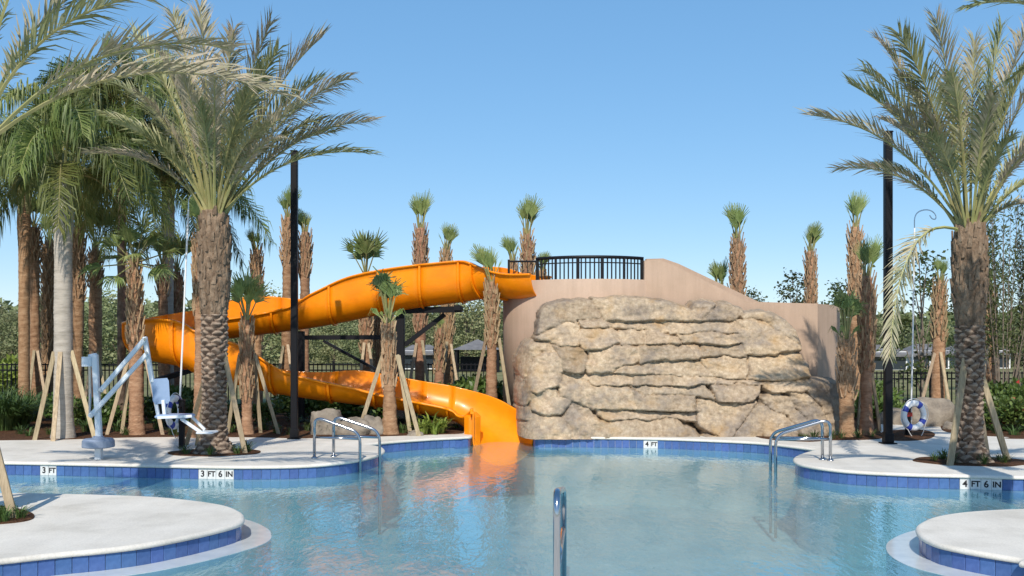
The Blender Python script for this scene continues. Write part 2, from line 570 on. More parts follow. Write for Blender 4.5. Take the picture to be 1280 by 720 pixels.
# ------------------------------------------------------------------ pool, deck, ground
WZ = -0.20
def gl(pts, z=0.0):
    return [G(x, y, z) for x, y in pts]
left_edge = smooth_line([(-16.5, 13.6)] + gl([(-60, 575), (0, 576.5), (60, 577.5), (150, 579.5), (250, 581.5), (320, 582), (385, 580.5), (432, 576), (462, 570.5), (478, 564), (475, 558.5), (462, 556.2)]), sub=5)
back_left = smooth_line(gl([(452, 555.2), (470, 553), (500, 550.3), (540, 547.6), (574, 546)]), sub=4)
nl, nr_ = Vector((*G(587.6, 545.4), 0)), Vector((*G(667, 545.8), 0))
notch = [tuple(p)[:2] for p in fillet([(nl.x - .6, nl.y - .02, 0), nl, (nl.x - .02, 20.9, 0), (nr_.x + .04, 20.9, 0), nr_, (nr_.x + .6, nr_.y, 0)], .10, 5)][1:-1]
back_right = smooth_line(gl([(690, 545.8), (740, 545.9), (820, 547), (890, 549.5), (950, 552.5), (992, 557), (1018, 560.5)]), sub=4)
right_edge = smooth_line(gl([(1026, 561.5), (1012, 564.5), (997, 570), (995, 575.5), (1010, 581), (1060, 587.5), (1133, 591.3), (1200, 593), (1290, 595), (1400, 595)]) + [(16.5, 12.6)], sub=5)
pool = left_edge + back_left + notch + back_right + right_edge + [(16.5, 6.7), (-16.5, 6.7)]
pool = pool[::-1]
if area(pool) < 0: pool = pool[::-1]
# CCW pool: offset(+) is away from the water (outwards)
isl_l = smooth_line([(-13.0, 8.7), (-9.5, 8.45), (-6.6, 8.2)] + gl([(-60, 703), (0, 698), (75, 690), (125, 685.5), (175, 679.5), (225, 670.5), (270, 660.5), (297, 652.5), (301.5, 646), (297, 639.5), (275, 631), (225, 624), (175, 620.2), (82, 617.3), (0, 616)]) + [(-8.5, 12.1), (-13.0, 12.3)], closed=False, sub=5)
isl_r = smooth_line([(13.0, 11.9), (9.0, 11.4)] + gl([(1330, 635), (1280, 636), (1235, 638), (1200, 641), (1172, 646), (1155, 653), (1149, 659.5), (1154, 668.5), (1172, 677.5), (1197, 683.5), (1235, 690.5), (1280, 697.5), (1330, 704)]) + [(7.5, 7.95), (10, 8.1), (13.0, 8.3)], closed=False, sub=5)
for nm in ('l', 'r'): pass
if area(isl_l) < 0: isl_l = isl_l[::-1]
if area(isl_r) < 0: isl_r = isl_r[::-1]

BIG = 2600
sheet('ground', [[(-BIG, -300), (BIG, -300), (BIG, BIG), (-BIG, BIG)], offset(pool, .06)], -0.03, MT['lawn'], kind='structure')
deck_out = [(-17.5, -7), (17.5, -7), (17.5, 20.5), (13.5, 24.6), (9.0, 25.4), (7.0, 25.0), (6.9, 21.5), (5.0, 21.4), (1.0, 21.4), (-2, 21.4), (-17.5, 21.4)]

def coping(loop, sgn, base_loops, name):
    """flat top plus a rounded nosing along 'loop'; sgn=+1 when the water lies inside the loop"""
    o = sheet(name, base_loops, 0.0, MT['deck'], kind='structure')
    rings = []
    for dd, z in ((0, 0.0), (.018, -.004), (.03, -.016), (.034, -.028), (.03, -.042), (.018, -.05), (-.03, -.052)):
        rings.append([(x, y, z) for x, y in offset(loop, -sgn * dd)])
    n = len(loop)
    vs = [v for r_ in rings for v in r_]
    fs = []
    for k in range(len(rings) - 1):
        for i in range(n):
            j = (i + 1) % n
            q = [k * n + i, k * n + j, (k + 1) * n + j, (k + 1) * n + i]
            fs.append(q if sgn > 0 else q[::-1])
    e = mobj('coping', vs, fs, MT['deck'], o, smooth=True)
    return o
coping(pool, 1, [deck_out, pool], 'pool_deck')
coping(isl_l, -1, [isl_l], 'peninsula_deck')
coping(isl_r, -1, [isl_r], 'peninsula_deck')

def pool_wall(loop, sgn, name, zb=-1.45):
    lp = offset(loop, sgn * .012)
    n = len(lp)
    vs = [(x, y, -.045) for x, y in lp] + [(x, y, -.235) for x, y in lp] + [(x, y, zb) for x, y in lp]
    fs, mi = [], []
    for k in range(2):
        for i in range(n):
            j = (i + 1) % n
            q = [k * n + i, k * n + j, (k + 1) * n + j, (k + 1) * n + i]
            fs.append(q if sgn > 0 else q[::-1])
            mi.append(2 if k == 0 and lp[i][1] > 18.7 and abs(lp[i][0] + .19) < .85 else k)
    o = mobj(name, vs, fs, None, mats=[MT['grout'], MT['plaster'], MT['tile']], midx=mi)
    o['kind'] = 'structure'
    return o
walls = [pool_wall(pool, 1, 'pool_wall'), pool_wall(isl_l, -1, 'peninsula_wall'), pool_wall(isl_r, -1, 'peninsula_wall')]
fl = mobj('pool_floor', [(-17, 6, -1.42), (17, 6, -1.42), (17, 21, -1.36), (-17, 21, -1.36), (-17, 12, -1.1), (17, 12, -1.42)], [[0, 1, 5, 4], [4, 5, 2, 3]], MT['plaster'])
fl['kind'] = 'structure'
wt = mobj('water', [(-16.8, 6.5, WZ), (16.8, 6.5, WZ), (16.8, 21.2, WZ), (-16.8, 21.2, WZ)], [[0, 1, 2, 3]], MT['water'])
wt['kind'] = 'structure'
# shallow ledges round the two peninsulas and step at the lobes
for lp in (isl_l, isl_r):
    out = offset(lp, .30)
    o = sheet('submerged_ledge', [out], -.196, MT['ledge'], kind='structure', down=1.1)

# waterline tiles: each one an object
TW, TP = .130, .134
tb = MB().box((0, 0, 0), (TW, .014, .150), bev=.004)
tile_me = bpy.data.meshes.new('tile')
tile_me.from_pydata(tb.v, [], tb.f)
tile_me.materials.append(MT['tile'])
tile_w = tile_me.copy()
tile_w.materials.clear()
tile_w.materials.append(MT['whitetile'])

def text_mesh(txt, size):
    cu = bpy.data.curves.new('text', 'FONT')
    cu.body = txt
    cu.size = size
    cu.align_x = 'CENTER'
    cu.align_y = 'CENTER'
    cu.extrude = .0012
    cu.offset = .0034
    ob = bpy.data.objects.new('tmp', cu)
    COL.objects.link(ob)
    dg = bpy.context.evaluated_depsgraph_get()
    me = bpy.data.meshes.new_from_object(ob.evaluated_get(dg))
    bpy.data.objects.remove(ob)
    me.materials.clear()
    me.materials.append(MT['print'])
    return me

marks = {0: [(54, ['3', 'FT']), (254, ['3', 'FT', '6', 'IN']), (809, ['4', 'FT']), (1204, ['4', 'FT', '6', 'IN'])], 1: [], 2: []}
TXT = {}
ZT = -.128
for wi, (loop, sgn) in enumerate(((pool, 1), (isl_l, -1), (isl_r, -1))):
    lp = loop + [loop[0]]
    seq = lp if sgn > 0 else lp
    # walk so that the picture reads left to right
    if sgn > 0: seq = lp[::-1]
    pend = []
    acc = 0.0
    todo = list(marks[wi])
    prev = Vector(seq[0])
    cur = Vector(seq[0])
    i = 1
    # resample at the tile pitch
    pts = [cur.copy()]
    left = TP
    while i < len(seq):
        nx = Vector(seq[i])
        dd = (nx - cur).length
        if dd < left:
            left -= dd
            cur = nx
            i += 1
        else:
            cur = cur + (nx - cur) * (left / dd)
            pts.append(cur.copy())
            left = TP
    queue = []
    for k in range(len(pts) - 1):
        a, b = pts[k], pts[k + 1]
        m = (a + b) / 2
        t = (b - a)
        if t.length < .09: continue
        t.normalize()
        nrm = Vector((t.y, -t.x)) if sgn > 0 else Vector((t.y, -t.x))
        px = HX + m.x / m.y * F
        view = Vector((-m.x, -m.y)).normalized()
        if m.y < 7.2 or px < -70 or px > 1350: continue
        if nrm.dot(view) < -.15: continue
        if not queue and todo and abs(px - todo[0][0]) < 8 and nrm.dot(view) > .3:
            queue = list(todo.pop(0)[1])
        white = bool(queue)
        o = bpy.data.objects.new('tile', tile_w if white else tile_me)
        COL.objects.link(o)
        o.parent = walls[wi]
        o.location = (m.x + nrm.x * -.004, m.y + nrm.y * -.004, ZT + rng.uniform(-.0012, .0012))
        o.rotation_euler = (rng.uniform(-.012, .012), 0, math.atan2(t.y, t.x) + rng.uniform(-.012, .012))
        ORG[o.name] = Vector((0, 0, 0))
        if white:
            ch = queue.pop(0)
            if ch not in TXT: TXT[ch] = text_mesh(ch, .125 if len(ch) == 1 else .108)
            c = bpy.data.objects.new('lettering', TXT[ch])
            COL.objects.link(c)
            c.parent = o
            c.location = (0, -.0082, .0)
            c.rotation_euler = (R(90), 0, 0)

# planting beds
def bed(pts, z=.012, name='mulch_bed', mat='mulch', sub=4):
    lp = smooth_line(pts, closed=True, sub=sub)
    return sheet(name, [lp], z, MT[mat], kind='structure', down=.08)
def ell(cx, cy, rx, ry, n=14):
    return [(cx + rx * math.cos(2 * math.pi * k / n) * (1 + .09 * math.sin(3.1 * k)), cy + ry * math.sin(2 * math.pi * k / n) * (1 + .06 * math.cos(2.3 * k))) for k in range(n)]
bed(gl([(-60, 552), (0, 550.5), (80, 549.5), (160, 547), (240, 546.2), (330, 547), (372, 548), (420, 547), (480, 545.5), (540, 543.5), (577, 542)]) + [(-1.0, 20.3), (-1.0, 21.6), (-1.2, 27.5), (-18, 27.5), (-17, 20)])
DP_L = G(268, 566)
DP_R = G(1212, 577)
bed(ell(DP_L[0], DP_L[1] + .02, .74, .55))
bed(ell(DP_R[0] + .05, DP_R[1] + .02, .86, .62))
bed(gl([(1000, 552), (1040, 550.5), (1090, 549.5), (1106, 546), (1100, 539), (1098, 520), (1090, 500)]) + [(7.2, 27.0), (5.0, 27.0), (4.6, 19.5)])
bed(gl([(1108, 550), (1140, 551), (1163, 548), (1168, 542), (1150, 537.5), (1112, 538.5), (1100, 543)]), z=.010)
bed(gl([(1183, 540), (1176, 534), (1178, 527), (1195, 521), (1225, 518)]) + [(9.6, 27.0), (18, 27.5), (18, 18.5)] + gl([(1310, 549), (1262, 546.5), (1215, 544)]), z=.009)
bed(gl([(-90, 640), (-30, 632), (10, 634), (38, 641), (42, 648), (25, 653), (-20, 657), (-90, 662)]), z=.010)
bed(gl([(1330, 655), (1390, 648), (1450, 655), (1460, 670), (1400, 680), (1335, 672)]), z=.010)

# ------------------------------------------------------------------ rock wall
STONES = [
 [(672,418),(675,395),(682,382),(702,377),(725,375),(740,378),(748,388),(752,398),(723,400),(716,404),(707,402),(695,408),(686,411),(676,417)],
 [(670,423),(676,418),(695,409),(707,403),(716,405),(720,403),(723,411),(722,422),(723,431),(718,432),(702,432),(694,429),(684,427)],
 [(723,415),(728,411),(745,410),(765,411),(775,418),(775,428),(765,432),(745,436),(731,438),(727,433),(723,425)],
 [(740,373),(760,373),(790,372.5),(800,374),(811,375),(819,381),(818,400),(795,401.5),(775,401),(755,400),(748.5,387),(741,378)],
 [(812,375),(830,377),(846,381),(862,386),(866,390),(871,400.5),(850,401),(820,401),(818,390),(816,380)],
 [(864.7,383.6),(869,379.4),(882.8,376.7),(895.3,380.8),(891,386.4),(882.8,394.7),(875.8,400.3),(871.7,400.3),(866,392)],
 [(876.5,400),(886,392),(894,385.7),(902,380.8),(913,380.8),(927,385.7),(930,392),(919,400.3),(905,401)],
 [(925,395),(932,392.6),(954,390.5),(968,393.3),(983,401.7),(994.4,412.8),(999.3,432.2),(986,422.5),(970.8,411.4),(955.5,400.3),(941.7,398.2),(930,398)],
 [(919.4,401.7),(934.7,399.5),(941.7,400),(955.5,401.7),(970.8,412.8),(988.9,425.3),(999.3,433.6),(998.6,437.8),(983,439.2),(966.7,443.3),(952.8,444),(940,443.3),(933,443),(926.4,429.4),(921.5,417)],
 [(724,401),(748,399),(757,401),(765,403),(760,408),(745,409),(730,410.5),(725,408)],
 [(756,402),(790,401.5),(823,402),(836,412),(833,416),(818,413),(805,411.5),(790,410.5),(770,410),(760,408)],
 [(825,402),(850,402),(880,402),(905,402),(918,402.5),(921,416),(905,416.5),(893,413.5),(880,413.5),(866,416),(850,416.8),(838,416.5),(833,409)],
 [(775,413),(790,411.5),(805,413),(807,421),(807,430),(790,431),(778,430.5),(775,424)],
 [(807,413),(820,414),(834,418),(846,422),(852,429),(835,429.5),(820,429),(808,430)],
 [(845,418),(866,417.5),(880,415),(893,415),(906,418),(922,418),(926,428),(910,431),(897,430),(885,430.5),(870,428),(855,429.5)],
 [(646,444.7),(655,431),(673,427),(686,428),(694,440.5),(677,439),(667,447),(660,460),(655,475),(649,465)],
 [(660,462),(668,448),(680,440.5),(694,441),(700,450),(703,465),(700,480),(690,485),(672,492),(662,488),(657,478)],
 [(688,429),(703,433.5),(722,433),(729,438),(734,447),(731,458),(727,466),(712,468),(703,464),(700,448),(693,437)],
 [(735,440),(746,438),(766,433.5),(778,432),(797,434),(800,441),(798,449.5),(790,455),(779,454),(773,459),(766,466.5),(735,467),(731,458),(736,448)],
 [(799,433),(820,431),(840,431),(858,432),(867,439),(871,449),(855,448.5),(845,450),(830,449.5),(815,452),(800,454),(799,445)],
 [(858,431),(872,431),(876,440),(876,447),(871,449),(866,439)],
 [(875,432),(897,432),(925,431),(931,440),(934,447),(920,446),(905,444),(890,446),(878,447),(877,439)],
 [(768,467),(775,459),(783,455),(798,455.5),(815,453.5),(816,467),(800,468),(785,468)],
 [(816,454),(830,451),(845,451.5),(860,450),(872,451),(880,458),(890,467),(893,470),(870,470),(840,469),(817,468)],
 [(874,450),(890,448),(905,446),(920,448),(933,448),(935,460),(932,474),(915,474),(894,470),(883,458)],
 [(936,446),(953,446),(967,445.5),(985,441),(999,441),(1004,447),(1010,457),(1014,470),(1000,474),(975,476),(950,474),(935,474),(937,460)],
 [(702,469),(715,467),(735,467.5),(733,476),(722,473),(710,476),(705,480),(699,484),(700,474)],
 [(736,468),(760,468),(790,469),(790,480),(770,481),(755,481),(745,482),(738,479),(733,474)],
 [(791,469),(815,469),(838,470),(838,481),(825,482),(812,480),(800,481),(791,481)],
 [(839,470),(866,471),(893,471.5),(893,480),(880,479.5),(865,481),(858,482.5),(840,482.5)],
 [(894,472),(915,475),(935,475.5),(953,477),(952,480.5),(935,479.5),(920,478),(915,480.5),(905,479),(895,480)],
 [(953,477),(975,478),(1000,476),(1013,474),(1020,477),(1012,486),(1000,490),(985,489),(965,490),(955,484)],
 [(650,470),(657,480),(663,490),(672,494),(664,500),(658,507),(652,508),(648,500),(647,485)],
 [(665,500),(676,488.5),(694,486),(698,497),(716,500),(712,507),(700,518),(685,520),(672,516),(664,510)],
 [(698,486),(706,479),(718,474),(730,476),(738,481),(748,484),(770,482.5),(787,485),(792,500),(795,511),(770,512),(745,512),(735,510),(717,501),(700,497)],
 [(788,483),(812,483),(838,484),(858,484),(880,482),(889,492),(893,501),(882,496),(866,495),(840,493.5),(820,493),(803,493),(795,488)],
 [(788,487),(803,494),(820,495),(850,495),(868,497),(872,513),(850,514),(820,513),(808,513),(796,511),(791,499)],
 [(890,482),(905,481),(922,481),(935,481),(950,482),(950,490),(942,500),(935,502),(915,503),(897,503),(893,492)],
 [(648,508),(658,508),(664,510),(664,520),(658,526),(650,524)],
 [(658,528),(666,517),(690,521),(703,522),(712,532),(714,552),(690,552),(660,552),(652,545),(650,530)],
 [(717,503),(735,511),(742,520),(748,527),(745,540),(740,552),(716,552),(713,532),(704,521)],
 [(744,513),(770,513),(795,513),(820,515),(845,516),(868,516),(870,527),(858,526),(845,523),(832,521),(820,524),(810,526),(795,523),(780,523),(768,526),(755,524),(746,520)],
 [(747,528),(757,526),(768,528),(782,525),(795,525),(808,528),(820,526),(834,523),(845,525),(855,532),(870,540),(880,552),(850,552),(800,552),(743,552),(746,540)],
 [(872,500),(880,498),(895,504),(920,504),(916,515),(908,527),(900,537),(896,544),(884,538),(874,532),(871,520)],
 [(921,505),(935,504),(947,503),(938,515),(928,525),(918,540),(910,555),(884,555),(882,545),(896,547),(905,532),(915,518)],
 [(948,505),(946,525),(952,533),(950,545),(952,557),(935,557),(912,556),(922,538),(932,524),(941,513)],
 [(947,508),(952,506),(962,512),(980,520),(990,530),(996,543),(996,556),(970,556),(955,557),(951,540),(953,533),(946,527)],
 [(952,498),(962,491),(975,492),(987,498),(996,513),(1006,522),(1003,535),(993,532),(985,520),(968,513),(955,505)],
 [(986,491),(1003,489.5),(1014,499),(1024,508),(1033,525),(1036,540),(1030,552),(1005,556),(998,540),(1008,522),(997,511),(988,499)],
 [(1010,482),(1022,476),(1046,478),(1049,500),(1049,548),(1036,552),(1034,525),(1026,507),(1015,497),(1008,489)],
]
def seg_dist(qx, qy, poly):
    dmin = np.full(qx.shape, 1e9)
    ins = np.zeros(qx.shape, bool)
    n = len(poly)
    for i in range(n):
        x1, y1 = poly[i - 1]
        x2, y2 = poly[i]
        dx, dy = x2 - x1, y2 - y1
        t = np.clip(((qx - x1) * dx + (qy - y1) * dy) / (dx * dx + dy * dy + 1e-9), 0, 1)
        dmin = np.minimum(dmin, np.hypot(qx - x1 - t * dx, qy - y1 - t * dy))
        c = ((y1 > qy) != (y2 > qy)) & (qx < (x2 - x1) * (qy - y1) / (y2 - y1 + 1e-12) + x1)
        ins ^= c
    return np.where(ins, dmin, -dmin)

def build_rock():
    st = 1.2
    xs = np.arange(638, 1060, st)
    ys = np.arange(364, 562, st)
    gx, gy = np.meshgrid(xs, ys)
    nx, ny = gx.copy(), gy.copy()
    H = np.zeros_like(gx)
    for r_ in range(gx.shape[0]):
        for c in range(gx.shape[1]):
            x, y = gx[r_, c], gy[r_, c]
            a = noise.noise_vector((x * .09, y * .09, 3.1))
            b = noise.noise_vector((x * .33, y * .33, 8.7))
            nx[r_, c] = x + a.x * 2.2 + b.x * .8
            ny[r_, c] = y + a.y * 2.2 + b.y * .9
            H[r_, c] = noise.fractal((x * .05, y * .05, 1.0), 1.0, 2.1, 4) * .045 + noise.fractal((x * .12, y * .42, 5.0), .9, 2.2, 4) * .014 + abs(noise.noise((x * .035, y * .075, 9.0))) * .05
    best = np.full(gx.shape, -1e9)
    idx = np.full(gx.shape, -1)
    for k, poly in enumerate(STONES):
        p = np.array(poly)
        sl_ = (slice(None), slice(None))
        dd = seg_dist(nx, ny, poly)
        m = dd > best
        best[m] = dd[m]
        idx[m] = k
    # outward bulge of each stone: round shoulders, lower edge overhanging the stone below
    rr = random.Random(11)
    top = np.array([min(p[1] for p in s) for s in STONES])
    bot = np.array([max(p[1] for p in s) for s in STONES])
    offs = np.array([rr.uniform(-.04, .055) for s in STONES])
    v = (gy - top[idx]) / (bot[idx] - top[idx])
    d_ = best
    # level seams are deep ledges, upright seams only soft creases
    g_y, g_x = np.gradient(d_)
    lev = np.abs(g_y) / (np.abs(g_x) + np.abs(g_y) + 1e-6)
    lev = np.clip((lev - .35) / .4, 0, 1)
    dep = .010 + .020 * lev
    prof = np.where(d_ > 0, dep * (1 - np.exp(-d_ / 1.2)), d_ * .012)
    step = .085 * np.clip(v, 0, 1) ** 1.5 + offs[idx]
    ker = np.hanning(17)
    ker /= ker.sum()
    step = np.stack([np.convolve(np.pad(r_, 8, mode='edge'), ker, mode='valid') for r_ in step])
    h = prof + step + H + .014 * np.minimum(d_, 12) / 12
    u = np.clip((556 - gy) / 182.0, 0, 1)
    Y0 = 19.02 + .62 * u ** 1.15
    # terrace steps where the long ledges run
    for yl in (411, 430, 481, 523):
        Y0 = Y0 + .05 / (1 + np.exp((gy - yl) / 1.5))
    Y0 = Y0 + .9 * np.clip((672 - gx) / 30, 0, 1) ** 2 + .55 * np.clip((gx - 1000) / 50, 0, 1) ** 2
    out = np.clip(-d_, 0, 8)
    Yp = Y0 - h + .045 * out ** 1.3
    Yref = Y0
    X = (gx - HX) * Yref / F
    Z = np.maximum(CZ + (HY - gy) * Yref / F, -.045)
    rock = thing('rock_wall', (3.2, 19.2, 0), 'tan artificial rock wall of stacked boulders built against the stucco slide tower', 'rock wall')
    nr, nc = gx.shape
    keep = d_ > -6.5
    for k in range(len(STONES)):
        mk = (idx == k) & keep
        dil = mk.copy()
        dil[1:, :] |= mk[:-1, :]
        dil[:-1, :] |= mk[1:, :]
        d2 = dil.copy()
        d2[:, 1:] |= dil[:, :-1]
        d2[:, :-1] |= dil[:, 1:]
        cell = mk[:-1, :-1] | mk[1:, :-1] | mk[:-1, 1:] | mk[1:, 1:]
        cell &= (keep[:-1, :-1] & keep[1:, :-1] & keep[:-1, 1:] & keep[1:, 1:])
        # a shared cell belongs to the stone of its first corner, so no two stones carry the same face
        cell &= (idx[:-1, :-1] == k)
        rI, cI = np.nonzero(cell)
        if len(rI) == 0: continue
        quad = np.stack([rI * nc + cI, (rI + 1) * nc + cI, (rI + 1) * nc + cI + 1, rI * nc + cI + 1], 1)
        uq, inv = np.unique(quad, return_inverse=True)
        fs = inv.reshape(quad.shape)
        vs = np.stack([X.ravel()[uq], Yp.ravel()[uq], Z.ravel()[uq]], 1)
        mobj('stone', vs, fs, MT['rock'], rock, smooth=True)
    # core behind the facing
    core = MB()
    pts = [(690, 392), (760, 386), (905, 394), (970, 415), (995, 475), (1035, 490), (1035, 552), (665, 552), (668, 450)]
    n = len(pts)
    f_ = [P(x, y, 20.05) for x, y in pts]
    b_ = [P(x, y, 20.05) + Vector((0, .25, 0)) for x, y in pts]
    core.add(f_ + b_, [list(range(n))[::-1], [n + i for i in range(n)]] + [[i, (i + 1) % n, n + (i + 1) % n, n + i] for i in range(n)])
    core.build('core', MT['rock'], rock)
build_rock()

# ------------------------------------------------------------------ slide tower
def build_tower():
    cy, r_ = 22.0, 1.88
    cx = X_at(735, cy)
    zt = Z_at(347.5, 19.9)
    t = thing('slide_tower', (cx, cy, 0), 'peach stucco tower with curved front and sloping stair wall behind the rocks', 'tower')
    mb = MB()
    prof = [(r_, -.05), (r_, zt - .012), (r_ - .012, zt), (r_ - .18, zt), (r_ - .19, zt - .01), (r_ - .19, zt - .75), (.02, zt - .75)]
    n = 72
    base = 0
    mb.lathe((cx, cy, 0), prof, n)
    mb.build('curved_wall', MT['stucco'], t, smooth=False)
    for p_ in t.children[0].data.polygons: p_.use_smooth = abs(p_.normal.z) < .5
    # front stair wall (profile sloping down to the right), then the angled return
    def slab(name, pts, Yf, th):
        f_ = [P(x, y, Yf) if y is not None else None for x, y in pts]
        f_ = [Vector((p.x, p.y, p.z)) for p in f_]
        b_ = [p + Vector((0, th, 0)) for p in f_]
        n = len(f_)
        return MB().add(f_ + b_, [list(range(n))[::-1], [n + i for i in range(n)]] + [[i, (i + 1) % n, n + (i + 1) % n, n + i] for i in range(n)]).build(name, MT['stucco'], t)
    Yf = 20.45
    slab('stair_wall', [(805.5, 540), (805.5, 325.5), (824, 325), (842, 331.5), (934, 377), (1022, 379.5), (1022, 540)], Yf, .2)
    slab('stair_wall', [(808, 500), (808, 323.5), (829, 323), (848, 329.5), (950, 378), (950, 500)], 21.9, .2)
    a = P(1022, 379.5, Yf)
    b = Vector((X_at(1050, 21.35), 21.35, a.z - .004))
    e = (b - a)
    nn = Vector((-e.y, e.x, 0)).normalized() * .2
    q = [a, b, b + nn, a + nn]
    vs = [Vector((p.x, p.y, -.05)) for p in q] + [Vector((p.x, p.y, a.z - .004)) for p in q]
    MB().add(vs, [[0, 1, 5, 4], [1, 2, 6, 5], [2, 3, 7, 6], [3, 0, 4, 7], [4, 5, 6, 7]]).build('return_wall', MT['stucco'], t)
    # guard railing
    g = thing('guard_railing', (cx, cy, zt - .75), 'black metal picket railing curving round the top of the stucco tower', 'railing')
    rr = 1.60
    zt2 = Z_at(319.5, 20.1)
    zb = zt - .02
    def ang_for(px):
        # angle on the front half of the circle whose picture column is px
        best, ba = 1e9, 0
        for k in range(0, 1800):
            a_ = math.pi + k * math.pi / 1800
            x, y = cx + rr * math.cos(a_), cy + rr * math.sin(a_)
            e_ = abs(HX + x / y * F - px)
            if e_ < best: best, ba = e_, a_
        return ba
    a0, a1 = ang_for(671), ang_for(803)
    def pt(a_, z): return (cx + rr * math.cos(a_), cy + rr * math.sin(a_), z)
    K = 40
    arc = [a0 + (a1 - a0) * k / K for k in range(K + 1)]
    MB().tube([pt(a_, zt2) for a_ in arc], .034, 8).build('top_rail', MT['black'], g)
    MB().tube([pt(a_, zt2 - .115) for a_ in arc], .014, 6).build('middle_rail', MT['black'], g)
    MB().tube([pt(a_, zb) for a_ in arc], .018, 6).build('bottom_rail', MT['black'], g)
    np_ = 5
    for k in range(np_ + 1):
        a_ = a0 + (a1 - a0) * k / np_
        MB().bar(pt(a_, zt - .75), pt(a_, zt2 + (.03 if k in (0, np_) else 0)), .05).build('post', MT['black'], g)
    L = rr * (a1 - a0)
    nb = int(L / .088)
    for k in range(nb):
        a_ = a0 + (a1 - a0) * (k + .5) / nb
        MB().bar(pt(a_, zb - .01), pt(a_, zt2 - .01), .028).build('picket', MT['black'], g)
    # short return panel beside the slide mouth
    Yl = 21.55
    x0, x1 = X_at(636, Yl), X_at(671, Yl)
    MB().tube([(x0, Yl, zt2), (x1, Yl, zt2)], .024, 6).build('top_rail', MT['black'], g)
    MB().tube([(x0, Yl, zb), (x1, Yl, zb)], .018, 6).build('bottom_rail', MT['black'], g)
    for k in range(7):
        x = x0 + (x1 - x0) * k / 6
        MB().bar((x, Yl, zb - (.7 if k in (0, 6) else .01)), (x, Yl, zt2 + (.04 if k == 0 else -.01)), .05 if k == 0 else .017).build('post' if k == 0 else 'picket', MT['black'], g)
build_tower()

